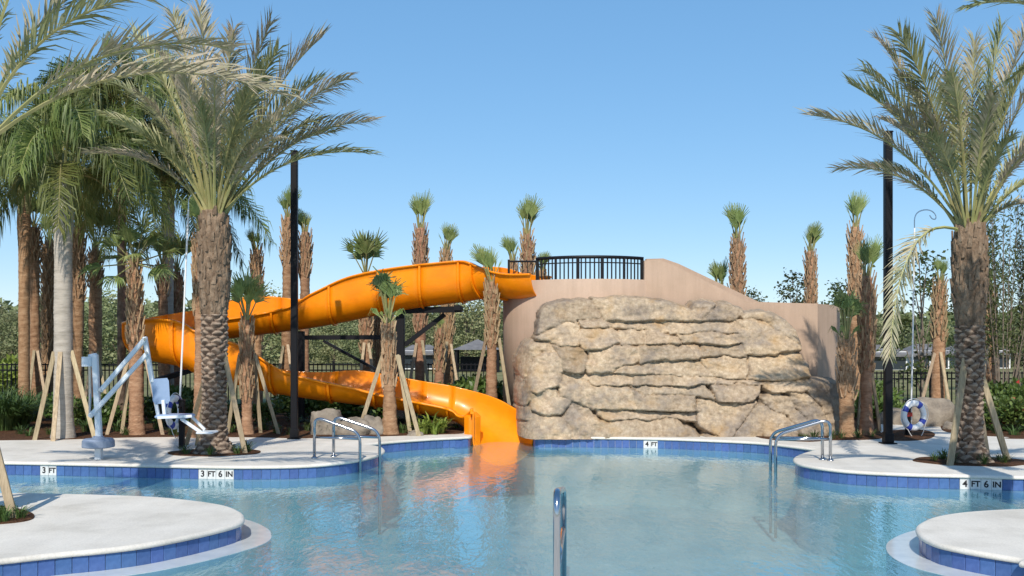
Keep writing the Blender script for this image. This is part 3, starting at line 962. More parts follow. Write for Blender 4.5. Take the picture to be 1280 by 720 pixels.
# ------------------------------------------------------------------ water slide
def build_slide():
    # px column, depth, bottom row, left-hand rim height, right-hand rim height (left/right of the rider), bottom z given directly when 'z'
    raw = []
    def add(px, Y, yb, hl, hr, w=.50):
        raw.append((X_at(px, Y), Y, Z_at(yb, Y), hl, hr, w))
    add(676, 20.72, 372.5, .47, .47, .46)
    add(655, 20.92, 373, .48, .48, .46)
    add(632, 21.32, 372.5, .56, .55, .47)
    add(607, 21.72, 372, .71, .68)
    add(580, 21.92, 376.5, .84, .76)
    add(530, 22.0, 383, .88, .78)
    add(480, 22.1, 391.5, .91, .80)
    add(437, 22.2, 400.5, .89, .80)
    add(402, 22.25, 407, .72, .76)
    add(372, 22.3, 411.5, .50, .68)
    add(318, 22.3, 418.5, .41, .88)
    add(275, 22.3, 424, .40, .86)
    cx, cy, rad = -6.68, 21.3, 1.0
    for k, a in enumerate((100, 135, 170, 205, 240, 270)):
        z = 1.76 - .09 * k
        raw.append((cx + rad * math.cos(R(a)), cy + rad * math.sin(R(a)), z, .42, (.82, .74, .68, .72, .86, .92)[k], .5))
    add(252, 20.3, 469.5, .45, .92)
    add(283, 20.28, 476, .45, .88)
    add(317, 20.25, 485, .45, .80)
    add(358, 20.25, 493, .45, .50)
    add(400, 20.28, 499, .52, .40)
    add(443, 20.3, 504, .64, .34)
    add(483, 20.32, 509, .62, .26)
    add(525, 20.32, 515.5, .60, .24)
    add(562, 20.3, 523, .62, .24)
    raw.append((-.94, 20.25, .10, .66, .26, .50))
    raw.append((-.62, 20.08, -.06, .68, .40, .51))
    raw.append((-.37, 19.84, -.26, .70, .70, .54))
    raw.append((-.22, 19.60, -.45, .84, .95, .58))
    raw.append((-.165, 19.40, -.58, .74, 1.02, .59))
    path = smooth_line(raw, sub=6)
    P3 = [Vector(p[:3]) for p in path]
    n = len(path)
    NS = 26
    def ring(i, extra=0.0):
        """cross-section, left rim -> bottom -> right rim; extra pushes it outwards"""
        t = (P3[min(i + 1, n - 1)] - P3[max(i - 1, 0)])
        t.z = 0
        t.normalize()
        lf = Vector((-t.y, t.x, 0))
        _, _, _, hl, hr, w = path[i]
        w = w + extra
        pts = []
        c = P3[i] + Vector((0, 0, .5 + 0 * w))
        r_ = .5 + extra
        def wall(h, sgn, num):
            out = []
            hh = h - .5
            # parameter from the bottom up to the rim
            for k in range(num + 1):
                u = k / num
                s_ = u * (h + .45)
                # arc length along a U: quarter ellipse (w x .5) then straight wall
                if h >= .5:
                    qa = .82
                    if u < .75:
                        a_ = u / .75 * math.pi / 2
                        out.append((sgn * w * math.sin(a_), -r_ * math.cos(a_)))
                    else:
                        out.append((sgn * w, (u - .75) / .25 * hh))
                else:
                    amax = math.acos(max(-1, min(1, (.5 - h) / .5)))
                    a_ = u * amax
                    out.append((sgn * w * math.sin(a_), -r_ * math.cos(a_)))
            return out
        Lp = wall(hl, 1, NS // 2)
        Rp = wall(hr, -1, NS // 2)
        prof = Lp[::-1] + Rp[1:]
        return [c + lf * a_ + Vector((0, 0, b)) for a_, b in prof], lf
    s = thing('water_slide', (raw[-1][0], raw[-1][1], -.2), 'long orange fibreglass water slide winding from the tower into the pool', 'water slide')
    cuts = [0, 12, 18, 24, 30, 36, 45, 57, 66, 78, 90, 102, 112, 124, 134, 142, 150, 156, n - 1]
    cuts = [c for c in cuts if c < n - 1] + [n - 1]
    for a, b in zip(cuts[:-1], cuts[1:]):
        vs, fs = [], []
        m = NS + 1
        for i in range(a, b + 1):
            inn, lf = ring(i)
            out, _ = ring(i, .022)
            up = Vector((0, 0, .012))
            lipL = [out[0] + lf * .045 + up, inn[0] + up * 1.6]
            lipR = [inn[-1] + up * 1.6, out[-1] - lf * .045 + up]
            lipL0 = out[0] + lf * .045 - Vector((0, 0, .025))
            lipR0 = out[-1] - lf * .045 - Vector((0, 0, .025))
            # closed loop: inner surface L->R, right lip, outer surface R->L, left lip
            loop = inn + [lipR[0], lipR[1], lipR0] + [o_ - Vector((0, 0, .03)) if q == 0 else o_ for q, o_ in enumerate(out[::-1])][:-1] + [out[0] - Vector((0, 0, .03)), lipL0, lipL[0], lipL[1]]
            vs += loop
        K = len(loop)
        for i in range(b - a):
            for k in range(K):
                k2 = (k + 1) % K
                fs.append([i * K + k, i * K + k2, (i + 1) * K + k2, (i + 1) * K + k])
        fs.append(list(range(K))[::-1])
        fs.append([(b - a) * K + k for k in range(K)])
        o = mobj('flume_section', vs, fs, MT['orange'], s, smooth=True)
        me = o.data
        for p_ in me.polygons:
            if len(p_.vertices) > 4: p_.use_smooth = False
    # joint flanges: thin outer ribs
    for c in cuts[1:-1]:
        t = (P3[c + 1] - P3[c - 1]).normalized()
        o1, _ = ring(c, .024)
        o2, _ = ring(c, .062)
        vs = []
        for sh in (-.022, .022):
            vs += [p + t * sh for p in o1] + [p + t * sh for p in o2]
        m = NS + 1
        fs = []
        for k in range(m - 1):
            fs += [[k, k + 1, m + k + 1, m + k], [2 * m + k, 3 * m + k, 3 * m + k + 1, 2 * m + k + 1], [m + k, m + k + 1, 3 * m + k + 1, 3 * m + k]]
        fs += [[0, m, 3 * m, 2 * m], [m - 1, 3 * m - 1, 4 * m - 1, 2 * m - 1][::-1]]
        mobj('joint_flange', vs, fs, MT['orange'], s)
    # splash-out cheek beside the mouth
    ck = MB()
    e = P3[-1]
    ck.box((X_at(590, 19.4), 19.64, .05), (.31, .46, .76), bev=.09)
    ck.build('end_cheek', MT['orange'], s)
    # black steel supports
    Ys = 22.15
    def pp(x, y, Y=Ys): return P(x, y, Y)
    x5 = X_at(500.5, Ys)
    MB().bar((x5, Ys, -.05), (x5, Ys, Z_at(391, Ys)), .19, bev=.012).build('support_column', MT['black'], s)
    MB().bar((x5, Ys, -.05), (x5, Ys, .0), .42).build('base_plate', MT['black'], s)
    MB().bar(pp(496, 388.5, 22.1), pp(578, 386.5, 21.8), .11, .13).build('support_beam', MT['black'], s)
    MB().bar(pp(506, 431), pp(556, 393), .085, .10).build('brace', MT['black'], s)
    MB().bar(pp(572, 381.5, 21.8), pp(572, 388, 21.8), .14, .2).build('saddle_bracket', MT['black'], s)
    MB().bar(pp(378, 422, 22.2), pp(494, 421.5), .10, .10).build('support_beam', MT['black'], s)
    MB().bar(pp(404, 426, 22.2), pp(492, 474), .06, .06).build('brace', MT['black'], s)
    x6 = X_at(376, 22.25)
    MB().bar((x6, 22.25, -.05), (x6, 22.25, Z_at(414, 22.25)), .16, bev=.012).build('support_column', MT['black'], s)
    x7 = X_at(214, 21.4)
    MB().bar((x7, 21.0, -.05), (x7, 21.0, 1.1), .16, bev=.012).build('support_column', MT['black'], s)
    MB().bar((X_at(200, 20.6), 20.4, 1.02), (X_at(240, 21), 22.2, 1.3), .10, .10).build('support_beam', MT['black'], s)
build_slide()

# ------------------------------------------------------------------ palms
def leaflet_strip(vs, fs, base, d1, d2, wv, L, w):
    """narrow three-station blade: base, bend, tip"""
    n = len(vs)
    mid = base + d1 * (L * .5)
    tip = mid + d2 * (L * .5)
    vs += [base - wv * (w * .3), base + wv * (w * .3), mid - wv * (w * .5), mid + wv * (w * .5), tip]
    fs += [[n, n + 1, n + 3, n + 2], [n + 2, n + 3, n + 4]]

def pinnate(name, parent, base, ctrl, tip, n, Lmax, rnd, mat, droop=.25, vee=.55, w=.03, stem=.022, t0=.16, lean=.9, ruffle=.2):
    base, ctrl, tip = Vector(base), Vector(ctrl), Vector(tip)
    vs, fs, mi = [], [], []
    def pos(t): return base * (1 - t) ** 2 + ctrl * (2 * t * (1 - t)) + tip * t * t
    def tan(t): return ((ctrl - base) * (2 * (1 - t)) + (tip - ctrl) * (2 * t)).normalized()
    NR = 12
    mb = MB()
    mb.tube([pos(k / NR) for k in range(NR + 1)], [stem * (1.25 - 1.0 * k / NR) if k else stem * 2.0 for k in range(NR + 1)], 4)
    vs += [Vector(v) for v in mb.v]
    fs += mb.f
    mi += [1] * len(mb.f)
    twist = rnd.uniform(-.5, .5)
    Z = Vector((0, 0, 1))
    for k in range(n):
        t = t0 + (1 - t0) * (k + rnd.random() * .8) / n
        T = tan(t)
        Sd = T.cross(Z)
        if Sd.length < .05: Sd = T.cross(Vector((0, 1, 0)))
        Sd.normalize()
        Nn = Sd.cross(T).normalized()
        ca, sa = math.cos(twist), math.sin(twist)
        Sd, Nn = Sd * ca + Nn * sa, Nn * ca - Sd * sa
        p = pos(t)
        prof = min(1, .35 + (t - t0) * 3.2) * (1 - .45 * max(0, (t - .6) / .4) ** 1.6)
        for sg in (-1, 1):
            a = lean * (1 - .45 * t) + rnd.uniform(-.12, .12)
            v_ = vee + rnd.uniform(-ruffle, ruffle)
            dd = (T * math.cos(a) + (Sd * (sg * math.cos(v_)) + Nn * math.sin(v_)) * math.sin(a)).normalized()
            d2 = (dd + Vector((0, 0, -1)) * (droop * rnd.uniform(.6, 1.4)) + Vector((rnd.uniform(-1, 1), rnd.uniform(-1, 1), rnd.uniform(-1, 1))) * .07).normalized()
            wv = dd.cross(Nn * math.cos(v_) - Sd * (sg * math.sin(v_)))
            if wv.length < .01: continue
            wv.normalize()
            wv = (wv + Nn * rnd.uniform(-.5, .5)).normalized()
            n0 = len(fs)
            leaflet_strip(vs, fs, p, dd, d2, wv, Lmax * prof * rnd.uniform(.62, 1.12), w * rnd.uniform(.7, 1.2))
            mi += [0] * (len(fs) - n0)
    return mobj(name, [tuple(v) for v in vs], fs, None, parent, mats=[mat, MT['rachis']], midx=mi)

def trunk_mesh(name, parent, x, y, h, rfun, mat, rows=40, cols=18, bump=None, lean=(0, 0), smooth=True, mats=None, mfun=None):
    vs, fs, mi = [], [], []
    for i in range(rows + 1):
        z = h * i / rows
        f_ = i / rows
        for k in range(cols):
            a = 2 * math.pi * k / cols
            r_ = rfun(f_, z)
            if bump: r_ += bump(a, z, f_)
            vs.append((x + lean[0] * f_ + r_ * math.cos(a), y + lean[1] * f_ + r_ * math.sin(a), z - (.06 if i == 0 else 0)))
    for i in range(rows):
        for k in range(cols):
            k2 = (k + 1) % cols
            fs.append([i * cols + k, i * cols + k2, (i + 1) * cols + k2, (i + 1) * cols + k])
            if mfun: mi.append(mfun(2 * math.pi * (k + .5) / cols, h * (i + .5) / rows))
    fs.append([rows * cols + k for k in range(cols)])
    mi.append(0)
    return mobj(name, vs, fs, mat, parent, smooth=smooth, mats=mats, midx=mi if mfun else None)

def date_palm(x, y, h, label, tips, seed, group='date palms by the pool', zb=0.0, rad=.24, extra=22, reach=2.7, up=(.1, 1.0)):
    """tips: list of world tip points (Vector) with optional control points; more fronds are filled in around"""
    rnd = random.Random(seed)
    t = thing('date_palm', (x, y, zb), label, 'palm tree', group)
    hb = h * .58
    sh = .072
    def rf(f_, z):
        r_ = rad * (.95 + .05 * math.cos(f_ * 7))
        if z < .3: r_ += (.3 - z) ** 1.3 * .62
        return r_
    def lens(a, z):
        # staggered diamond lattice of leaf bases, five round the trunk; returns boss height 0..1 and how far up the boss
        a = a + .35 * noise.noise((z * 2.1, seed, 0)) + .22 * noise.noise((math.cos(a) * 2, math.sin(a) * 2, z * 3))
        z = z + .035 * noise.noise((math.cos(a) * 2.5, math.sin(a) * 2.5, z * 4 + seed))
        p_ = a * 6 / (2 * math.pi)
        q_ = z / (2 * sh)
        u = (p_ + q_) % 1 - .5
        v = (p_ - q_) % 1 - .5
        hx_, vy_ = (u + v), (u - v)          # across and up the base, each -1..1
        return max(0, 1 - (hx_ * hx_ * 1.0 + (vy_ * 1.12) ** 2)) ** .7, vy_
    def bp(a, z, f_):
        b_, up_ = lens(a, z)
        j = noise.noise((math.cos(a) * 7, math.sin(a) * 7, z * 11)) * .009
        return .058 * b_ * (.75 + .7 * up_) - .016 + j
    def mf(a, z):           # dark fibre in the gaps, deepened as painted shade; tips painted paler as if lit
        b_, up_ = lens(a, z)
        b_ += noise.noise((math.cos(a) * 6, math.sin(a) * 6, z * 16)) * .22
        if b_ > .50 and up_ > .12: return 2
        return 1 if b_ < .22 else 0
    trunk_mesh('trunk', t, x, y, hb, rf, None, rows=int(hb / sh * 7), cols=90, bump=bp, mats=[MT['date_bark'], MT['date_dark'], MT['date_tip']], mfun=mf)
    # fibrous head below the crown
    def rf2(f_, z): return rad * (.92 + .34 * math.sin(min(1, f_ * 2.6) * math.pi / 2) - .30 * max(0, f_ - .78) / .22)
    def bp2(a, z, f_):
        return noise.fractal((math.cos(a) * 4 * 1.6, math.sin(a) * 4 * 1.6, z * 11), .8, 2, 4) * .04
    vs0 = trunk_mesh('fibre_head', t, x, y, h - hb + .12, rf2, MT['date_fibre'], rows=46, cols=48, bump=bp2)
    vs0.location.z += hb - .06
    # stubs of cut fronds on the head
    mb = MB()
    for k in range(80):
        f_ = (k + .5) / 80
        a = k * 2.39996
        z = hb + .05 + (h - hb) * f_
        r_ = rf2(f_, 0) * .96
        o = Vector((math.cos(a), math.sin(a), 0))
        sd = Vector((-math.sin(a), math.cos(a), 0))
        p = Vector((x, y, z)) + o * r_
        ln = rnd.uniform(.08, .2)
        w = rnd.uniform(.02, .042)
        tip = p + o * rnd.uniform(.0, .035) + sd * rnd.uniform(-.03, .03) + Vector((0, 0, ln))
        mb.add([p - sd * w, p + sd * w, p + sd * w * .9 + o * .03 - Vector((0, 0, .05)), p - sd * w * .9 + o * .03 - Vector((0, 0, .05)), tip - sd * w * .55, tip + sd * w * .55, tip + sd * w * .5 + o * .025, tip - sd * w * .5 + o * .025],
               [[3, 2, 6, 7], [0, 3, 7, 4], [2, 1, 5, 6], [4, 7, 6, 5], [1, 0, 4, 5]])
    mb.build('leaf_bases', MT['date_fibre'], t)['kind'] = 'stuff'
    B = Vector((x, y, zb + h))
    todo = []
    for tp in tips:
        if len(tp) == 2 and isinstance(tp[0], Vector): todo.append((tp[0], tp[1]))
        else: todo.append((tp if isinstance(tp, Vector) else tp[0], None))
    for k in range(extra):
        a = k * 2.39996 + seed
        el = up[0] + (up[1] - up[0]) * ((k + .5) / extra)
        L = reach * rnd.uniform(.82, 1.05)
        todo.append((B + Vector((math.cos(a) * math.cos(el), math.sin(a) * math.cos(el), math.sin(el))) * L + Vector((0, 0, -.12)), None))
    for tp, ct in todo:
        dv = tp - B
        hz = Vector((dv.x, dv.y, 0))
        b0 = B + hz.normalized() * .12 + Vector((0, 0, rnd.uniform(-.14, .05))) if hz.length > .01 else B
        if ct is None:
            L = dv.length
            ct = B + hz * .42 + Vector((0, 0, max(dv.z, 0) * .58 + .20 * L * (hz.length / L) ** 1.5 + .12))
        dry = rnd.random() < .38
        pinnate('frond', t, b0, ct, tp, int(76 * max(1, dv.length / 2.8)), .50 * min(1.3, dv.length / 2.6), rnd, MT['tan_leaf'] if dry else MT['date_leaf'], droop=rnd.uniform(.15, .6), vee=rnd.uniform(.15, .75), w=.023, stem=.020, t0=.26, lean=.82, ruffle=.5)
    return t

def tp(px, py, Y, dy=0.0):
    return P(px, py, Y + dy)

xl, yl = DP_L
hL = Z_at(268, yl)
tl = [tp(466, 192, yl, -.3), tp(462, 152, yl, .4), tp(436, 98, yl, -.2), tp(403, 46, yl, .5), tp(400, 100, yl, .9), tp(338, 30, yl, 0), tp(348, 62, yl, -.7),
      tp(292, 38, yl, -.4), tp(250, 8, yl, .2), tp(216, 18, yl, .7), tp(196, 62, yl, -.6), tp(168, 45, yl, .4), tp(146, 105, yl, .6), tp(128, 142, yl, -.4),
      tp(172, 178, yl, -.9), tp(378, 132, yl, -.8), tp(352, 172, yl, -1.2), tp(316, 108, yl, -1.3), tp(268, 96, yl, -1.4), tp(226, 92, yl, -1.2), tp(420, 165, yl, .9)]
date_palm(xl, yl, hL, 'date palm with scaly trunk behind the pool lift seat and beside the thin white pole', tl, 3, extra=13, reach=2.5, up=(.45, 1.35), rad=.19)
xr, yr = DP_R
hR = Z_at(284, yr)
tr_ = [tp(1014, 144, yr, -.4), tp(1064, 106, yr, .5), tp(1082, 88, yr, -.2), tp(1098, 50, yr, .3), tp(1124, 42, yr, -.5), tp(1170, 24, yr, .1), tp(1218, 52, yr, .8), tp(1252, 36, yr, -.4),
       tp(1292, 22, yr, .3), tp(1308, 86, yr, -.5), tp(1330, 150, yr, .2), tp(1334, 218, yr, -.3), tp(1312, 262, yr, .4), tp(1080, 208, yr, 1.1), tp(1160, 170, yr, -1.2), tp(1140, 118, yr, -.9),
       tp(1190, 92, yr, -1.2), tp(1242, 112, yr, -1.2), tp(1268, 168, yr, -1.1),
       (tp(1112, 446, yr, -.7), tp(1162, 262, yr, -.4) + Vector((-.45, 0, .12)))]
date_palm(xr, yr, hR, 'date palm with scaly trunk on the deck between two boards, near the life ring', tr_, 9, extra=11, reach=2.6, up=(.5, 1.35), rad=.185)
# palms whose trunks stand just outside the picture but whose fronds hang into it
yo = 10.3
xo = X_at(-44, yo)
hO = Z_at(186, yo)
to = [(P(205, -8, yo - .2), P(30, 5, yo - .1)), (P(285, 60, yo + .2), P(105, 25, yo + .1)), (P(352, 118, yo - .3), P(140, 38, yo - .2)), (P(90, -120, yo + .3), P(-10, -40, yo)),
      (P(150, -30, yo + 1.2), P(20, 0, yo + .6))]
t = date_palm(xo, yo, hO, 'date palm on the left peninsula whose long tan fronds arch over the water', to, 21, extra=0, reach=3.0, rad=.21)
B = Vector((xo, yo, hO))
rn = random.Random(5)
for k in range(12):
    a = R(110 + 150 * (k + .5) / 12)
    el = rn.uniform(.2, 1.2)
    tpv = B + Vector((math.cos(a) * math.cos(el), math.sin(a) * math.cos(el), math.sin(el))) * rn.uniform(2.5, 3.1)
    hz = Vector((tpv.x - B.x, tpv.y - B.y, 0))
    pinnate('frond', t, B + hz.normalized() * .12, B + hz * .42 + Vector((0, 0, max(.1, tpv.z - B.z) * .6 + .35)), tpv, 76, .52, rn, MT['date_leaf'], w=.026, stem=.021, t0=.26, ruffle=.5)
yo2 = 9.9
xo2 = X_at(1415, yo2)
hO2 = Z_at(120, yo2)
B = Vector((xo2, yo2, hO2))
t = date_palm(xo2, yo2, hO2, 'date palm on the right peninsula with frond tips hanging into the upper corner', [(P(1206, 10, yo2), P(1320, -30, yo2)), (P(1262, 100, yo2 + .3), P(1335, 35, yo2)), (P(1216, -14, yo2 - .5), P(1325, -45, yo2))], 33, extra=0, rad=.21)
for k in range(14):
    a = R(-100 + 200 * (k + .5) / 14)
    el = rn.uniform(.2, 1.2)
    tpv = B + Vector((math.cos(a) * math.cos(el), math.sin(a) * math.cos(el), math.sin(el))) * rn.uniform(2.4, 3.0)
    hz = Vector((tpv.x - B.x, tpv.y - B.y, 0))
    pinnate('frond', t, B + hz.normalized() * .12, B + hz * .42 + Vector((0, 0, max(.1, tpv.z - B.z) * .6 + .35)), tpv, 76, .52, rn, MT['date_leaf'], w=.026, stem=.021, t0=.26, ruffle=.5)

def queen_palm(px, Y, ytop, label, seed, nfr=15, rbase=.18, rtop=.12, L=2.9, lean=(0, 0), bark='queen_bark'):
    rnd = random.Random(seed)
    x = X_at(px, Y)
    h = Z_at(ytop, Y)
    t = thing('queen_palm', (x, Y, 0), label, 'palm tree', 'feathery queen palms left of the slide')
    def rf(f_, z): return rbase + (rtop - rbase) * f_ + (.06 * math.exp(-z / .25)) + (.035 * math.exp(-((f_ - .86) / .08) ** 2))
    def bp(a, z, f_): return .006 * math.sin(z * 2 * math.pi / .16) ** 4 + noise.noise((math.cos(a) * 2, math.sin(a) * 2, z * 3)) * .008
    trunk_mesh('trunk', t, x, Y, h, rf, MT[bark], rows=110, cols=24, bump=bp, lean=lean)
    B = Vector((x + lean[0], Y + lean[1], h))
    # leaf sheaths under the crown
    mb = MB()
    for k in range(9):
        a = k * 2.39996
        o = Vector((math.cos(a), math.sin(a), 0))
        mb.tube([B + o * (rtop * .9) - Vector((0, 0, .55)), B + o * (rtop * .75) - Vector((0, 0, .15)), B + o * .14 + Vector((0, 0, .3))], [.055, .06, .03], 6)
    mb.build('leaf_sheaths', MT['rachis'], t)
    for k in range(nfr):
        a = k * 2.39996 + seed
        f_ = (k + .5) / nfr
        el = 1.35 - 1.05 * f_
        o = Vector((math.cos(a), math.sin(a), 0))
        LL = L * rnd.uniform(.85, 1.1)
        ct = B + o * (LL * .42 * math.cos(el) + .25) + Vector((0, 0, LL * .72 * math.sin(el)))
        tpv = B + o * (LL * (.50 + .38 * f_)) + Vector((0, 0, LL * (.42 - 1.0 * f_)))
        pinnate('frond', t, B + o * .06, ct, tpv, 150, .80, rnd, MT['queen_leaf'], droop=rnd.uniform(2.2, 4.5), vee=rnd.uniform(-.5, .4), w=.022, stem=.02, t0=.16, lean=1.1, ruffle=.8)
    return t
queen_palm(79, 18.7, 222, 'queen palm with smooth pale grey ringed trunk and drooping feathery crown beside the deck', 2, nfr=19, rbase=.17, rtop=.15, L=2.7)
queen_palm(152, 21.8, 168, 'queen palm with thin dark trunk and dense drooping crown behind the pool lift', 5, nfr=26, rbase=.09, rtop=.085, L=3.3, bark='date_bark')
queen_palm(30, 24.5, 240, 'queen palm with feathery crown at the fence beyond the tall dark grass', 8, nfr=20, rbase=.13, rtop=.12, L=3.4, bark='cab_bark')
queen_palm(210, 24.0, 238, 'queen palm with drooping crown rising behind the bend of the orange slide', 12, nfr=20, rbase=.13, rtop=.12, L=3.0)

def fan(vs, fs, mi, base, direction, nrm, nseg, spread, L, rnd, cut=.0, droop=.15):
    """palmate blade: segments radiating in the plane of direction / side"""
    D = direction.normalized()
    Sd = D.cross(nrm).normalized()
    for k in range(nseg):
        a = spread * ((k + .5) / nseg - .5) * 2
        dd = (D * math.cos(a) + Sd * math.sin(a)).normalized()
        ln = L * (1 - .35 * abs(a) / max(spread, .01)) * rnd.uniform(.88, 1.05)
        w = ln * spread * 2 / nseg * .62
        wv = dd.cross(nrm).normalized()
        wv = (wv + nrm * rnd.uniform(-.6, .6)).normalized()
        n = len(vs)
        mid = base + dd * ln * .55
        d2 = (dd + Vector((0, 0, -droop * rnd.uniform(.5, 1.6))) + nrm * rnd.uniform(-.1, .1)).normalized()
        tip = mid + d2 * ln * .45
        we = w * (cut + .06)
        vs += [base - wv * w * .08, base + wv * w * .08, mid - wv * w * .5, mid + wv * w * .5, tip - wv * we * .5, tip + wv * we * .5]
        fs += [[n, n + 1, n + 3, n + 2], [n + 2, n + 3, n + 5, n + 4]]
        mi += [0, 0]

def fan_frond(parent, base, d1, length, blade, nseg, spread, rnd, nrm=None, cut=0.0, droop=.15, mat='fan_leaf'):
    vs, fs, mi = [], [], []
    base = Vector(base)
    d1 = Vector(d1).normalized()
    end = base + d1 * length
    mb = MB()
    mb.tube([base, base + d1 * length * .5, end], [.022, .014, .011], 4)
    vs += [Vector(v) for v in mb.v]
    fs += mb.f
    mi += [1] * len(mb.f)
    nrm = nrm or Vector((rnd.uniform(-.5, .5), -1, .2)).normalized()
    nrm = (nrm - d1 * nrm.dot(d1)).normalized()
    fan(vs, fs, mi, end - d1 * .03, d1, nrm, nseg, spread, blade, rnd, cut, droop)
    return mobj('frond', [tuple(v) for v in vs], fs, None, parent, mats=[MT[mat], MT['rachis']], midx=mi)

def cabbage_palm(px, Y, ycrown, ytrunk, wpx, label, seed, style='tuft', group='trimmed cabbage palms', boots=(.45, 1.0), lean_px=0, boot_out=1.0):
    rnd = random.Random(seed * 13 + 1)
    x = X_at(px, Y)
    h = Z_at(ytrunk, Y)
    r0 = wpx * Y / F / 2
    t = thing('cabbage_palm', (x, Y, 0), label, 'palm tree', group)
    lean = ((lean_px + rnd.uniform(-4, 4)) * Y / F, 0)
    def rf(f_, z): return r0 * (1.0 + .12 * math.sin(f_ * 5 + seed) - .10 * f_) + .05 * math.exp(-z / .2) - (.35 * r0 * max(0, f_ - .93) / .07)
    def bp(a, z, f_): return noise.fractal((math.cos(a) * 1.6 + seed, math.sin(a) * 1.6, z * 4.5), .9, 2, 3) * .016 + .006 * math.sin(z * 2 * math.pi / .13)
    trunk_mesh('trunk', t, x, Y, h, rf, MT['cab_bark'], rows=max(24, int(h / .05)), cols=20, bump=bp, lean=lean)
    if boots:
        mb = MB()
        z0, z1 = h * boots[0], h * boots[1] - .04
        nb = int((z1 - z0) / .030)
        for k in range(nb):
            f_ = (k + .5) / nb
            z = z0 + (z1 - z0) * f_
            a = k * 2.39996 + seed
            fz = z / h
            o = Vector((math.cos(a), math.sin(a), 0))
            sd = Vector((-math.sin(a), math.cos(a), 0))
            c = Vector((x + lean[0] * fz, Y, z))
            r_ = rf(fz, z) * .97
            w = r0 * rnd.uniform(.34, .5)
            for sg in (-1, 1):          # the split base makes a Y
                p = c + o * r_
                q = c + o * (r_ + r0 * rnd.uniform(.22, .5) * boot_out) + sd * (sg * w * rnd.uniform(1.0, 1.5)) + Vector((0, 0, rnd.uniform(.12, .24)))
                mb.add([p + sd * (sg * w * .1) - Vector((0, 0, .07)), p + sd * (sg * w * .9) - Vector((0, 0, .02)), q + sd * w * .24, q - sd * w * .24, p + o * .035 + sd * (sg * w * .5) - Vector((0, 0, .05)), q + o * .02],
                       [[0, 4, 5, 3], [4, 1, 2, 5], [3, 5, 2], [0, 3, 2, 1]])
        mb.build('leaf_bases', MT['cab_boot'], t)['kind'] = 'stuff'
    B = Vector((x + lean[0], Y, h - .05))
    tilt = rnd.uniform(-.22, .22)
    wide = rnd.uniform(.6, 1.1)
    ch = Z_at(ycrown, Y) - h
    if style == 'tuft':
        nf = 7
        for k in range(nf):
            a = k * 2.39996 + seed
            sp = .05 + .13 * (k / nf)
            dv = Vector((math.cos(a) * sp * 1.3 * wide + tilt, math.sin(a) * sp, 1)).normalized()
            pl = ch * rnd.uniform(.28, .52)
            nn = Vector((rnd.uniform(-.7, .7), -1, .1))
            fan_frond(t, B + Vector((math.cos(a), math.sin(a), 0)) * r0 * .4, dv, pl, ch * .58 * rnd.uniform(.8, 1.05), 17, rnd.uniform(.3, .75), rnd, nn, cut=.4, droop=.3)
        for k in range(4):
            a = k * 1.57 + seed
            dv = Vector((math.cos(a) * .42, math.sin(a) * .3, 1)).normalized()
            fan_frond(t, B, dv, ch * .4, ch * rnd.uniform(.25, .4), 5, .14, rnd, None, cut=.0, droop=.3)
    elif style == 'mop':
        nf = 9
        for k in range(nf):
            a = k * 2.39996 + seed
            sp = .10 + .5 * (k / nf)
            dv = Vector((math.cos(a) * sp, math.sin(a) * sp * .8, 1)).normalized()
            fan_frond(t, B, dv, ch * rnd.uniform(.4, .62), ch * rnd.uniform(.42, .6), 14, rnd.uniform(.6, 1.1), rnd, Vector((dv.x * 2 + .3, -1, -.3)), cut=.15, droop=.45)
    elif style == 'drape':       # folded head hanging over
        for k in range(12):
            a = k * 2.39996 + seed
            sp = .06 + .12 * (k / 12)
            dv = Vector((math.cos(a) * sp * 1.6, math.sin(a) * sp, 1)).normalized()
            fan_frond(t, B, dv, ch * rnd.uniform(.55, .85), ch * rnd.uniform(.34, .5), 16, rnd.uniform(.7, 1.3), rnd, Vector((rnd.uniform(-.4, .4), -1, .35)), cut=.5, droop=1.1)
        for k in range(5):
            a = k * 1.25 + seed
            dv = Vector((math.cos(a) * .5, math.sin(a) * .4, .55)).normalized()
            fan_frond(t, B, dv, ch * .25, ch * rnd.uniform(.3, .5), 6, .3, rnd, None, cut=.0, droop=1.6)
    elif style == 'full':
        for k in range(16):
            a = k * 2.39996 + seed
            el = 1.3 - 1.9 * (k / 16)
            dv = Vector((math.cos(a) * math.cos(el), math.sin(a) * math.cos(el), math.sin(el)))
            fan_frond(t, B, dv, .55 * rnd.uniform(.8, 1.2), .6 * rnd.uniform(.8, 1.1), 18, 1.2, rnd, Vector((-dv.x * .4, -.5, 1)), droop=.7)
    return t
GB = 'trimmed cabbage palms behind the slide'
LB = 'trimmed cabbage palm with upright tuft rising from the planting behind the orange slide'
cabbage_palm(488, 19.45, 340, 404, 15, 'small cabbage palm with drooping green head in front of the orange slide, three stakes around', 1, 'drape', boots=(.42, 1.0))
cabbage_palm(614, 20.96, 300, 352, 15, 'cabbage palm with tuft of leaves standing close by the tower at the slide', 2, boots=(.55, 1.0))
cabbage_palm(458, 25, 284, 345, 14, LB, 3, 'mop', group=GB)
cabbage_palm(525, 25, 237, 285, 14, LB, 4, group=GB)
cabbage_palm(561, 27, 274, 312, 13, LB, 5, group=GB)
cabbage_palm(548, 26, 392, 410, 12, LB, 45, group=GB)
cabbage_palm(472, 26, 360, 392, 11, LB, 46, group=GB)
cabbage_palm(662, 24.6, 240, 292, 16, 'tall cabbage palm with leaning tuft rising behind the black tower railing', 6, boots=(.3, 1.0))
cabbage_palm(642, 26, 288, 326, 9, 'short cabbage palm tuft showing behind the left end of the tower railing', 7)
cabbage_palm(675, 26, 307, 338, 9, 'low cabbage palm tuft beside the tall palm, seen through the tower railing', 17)
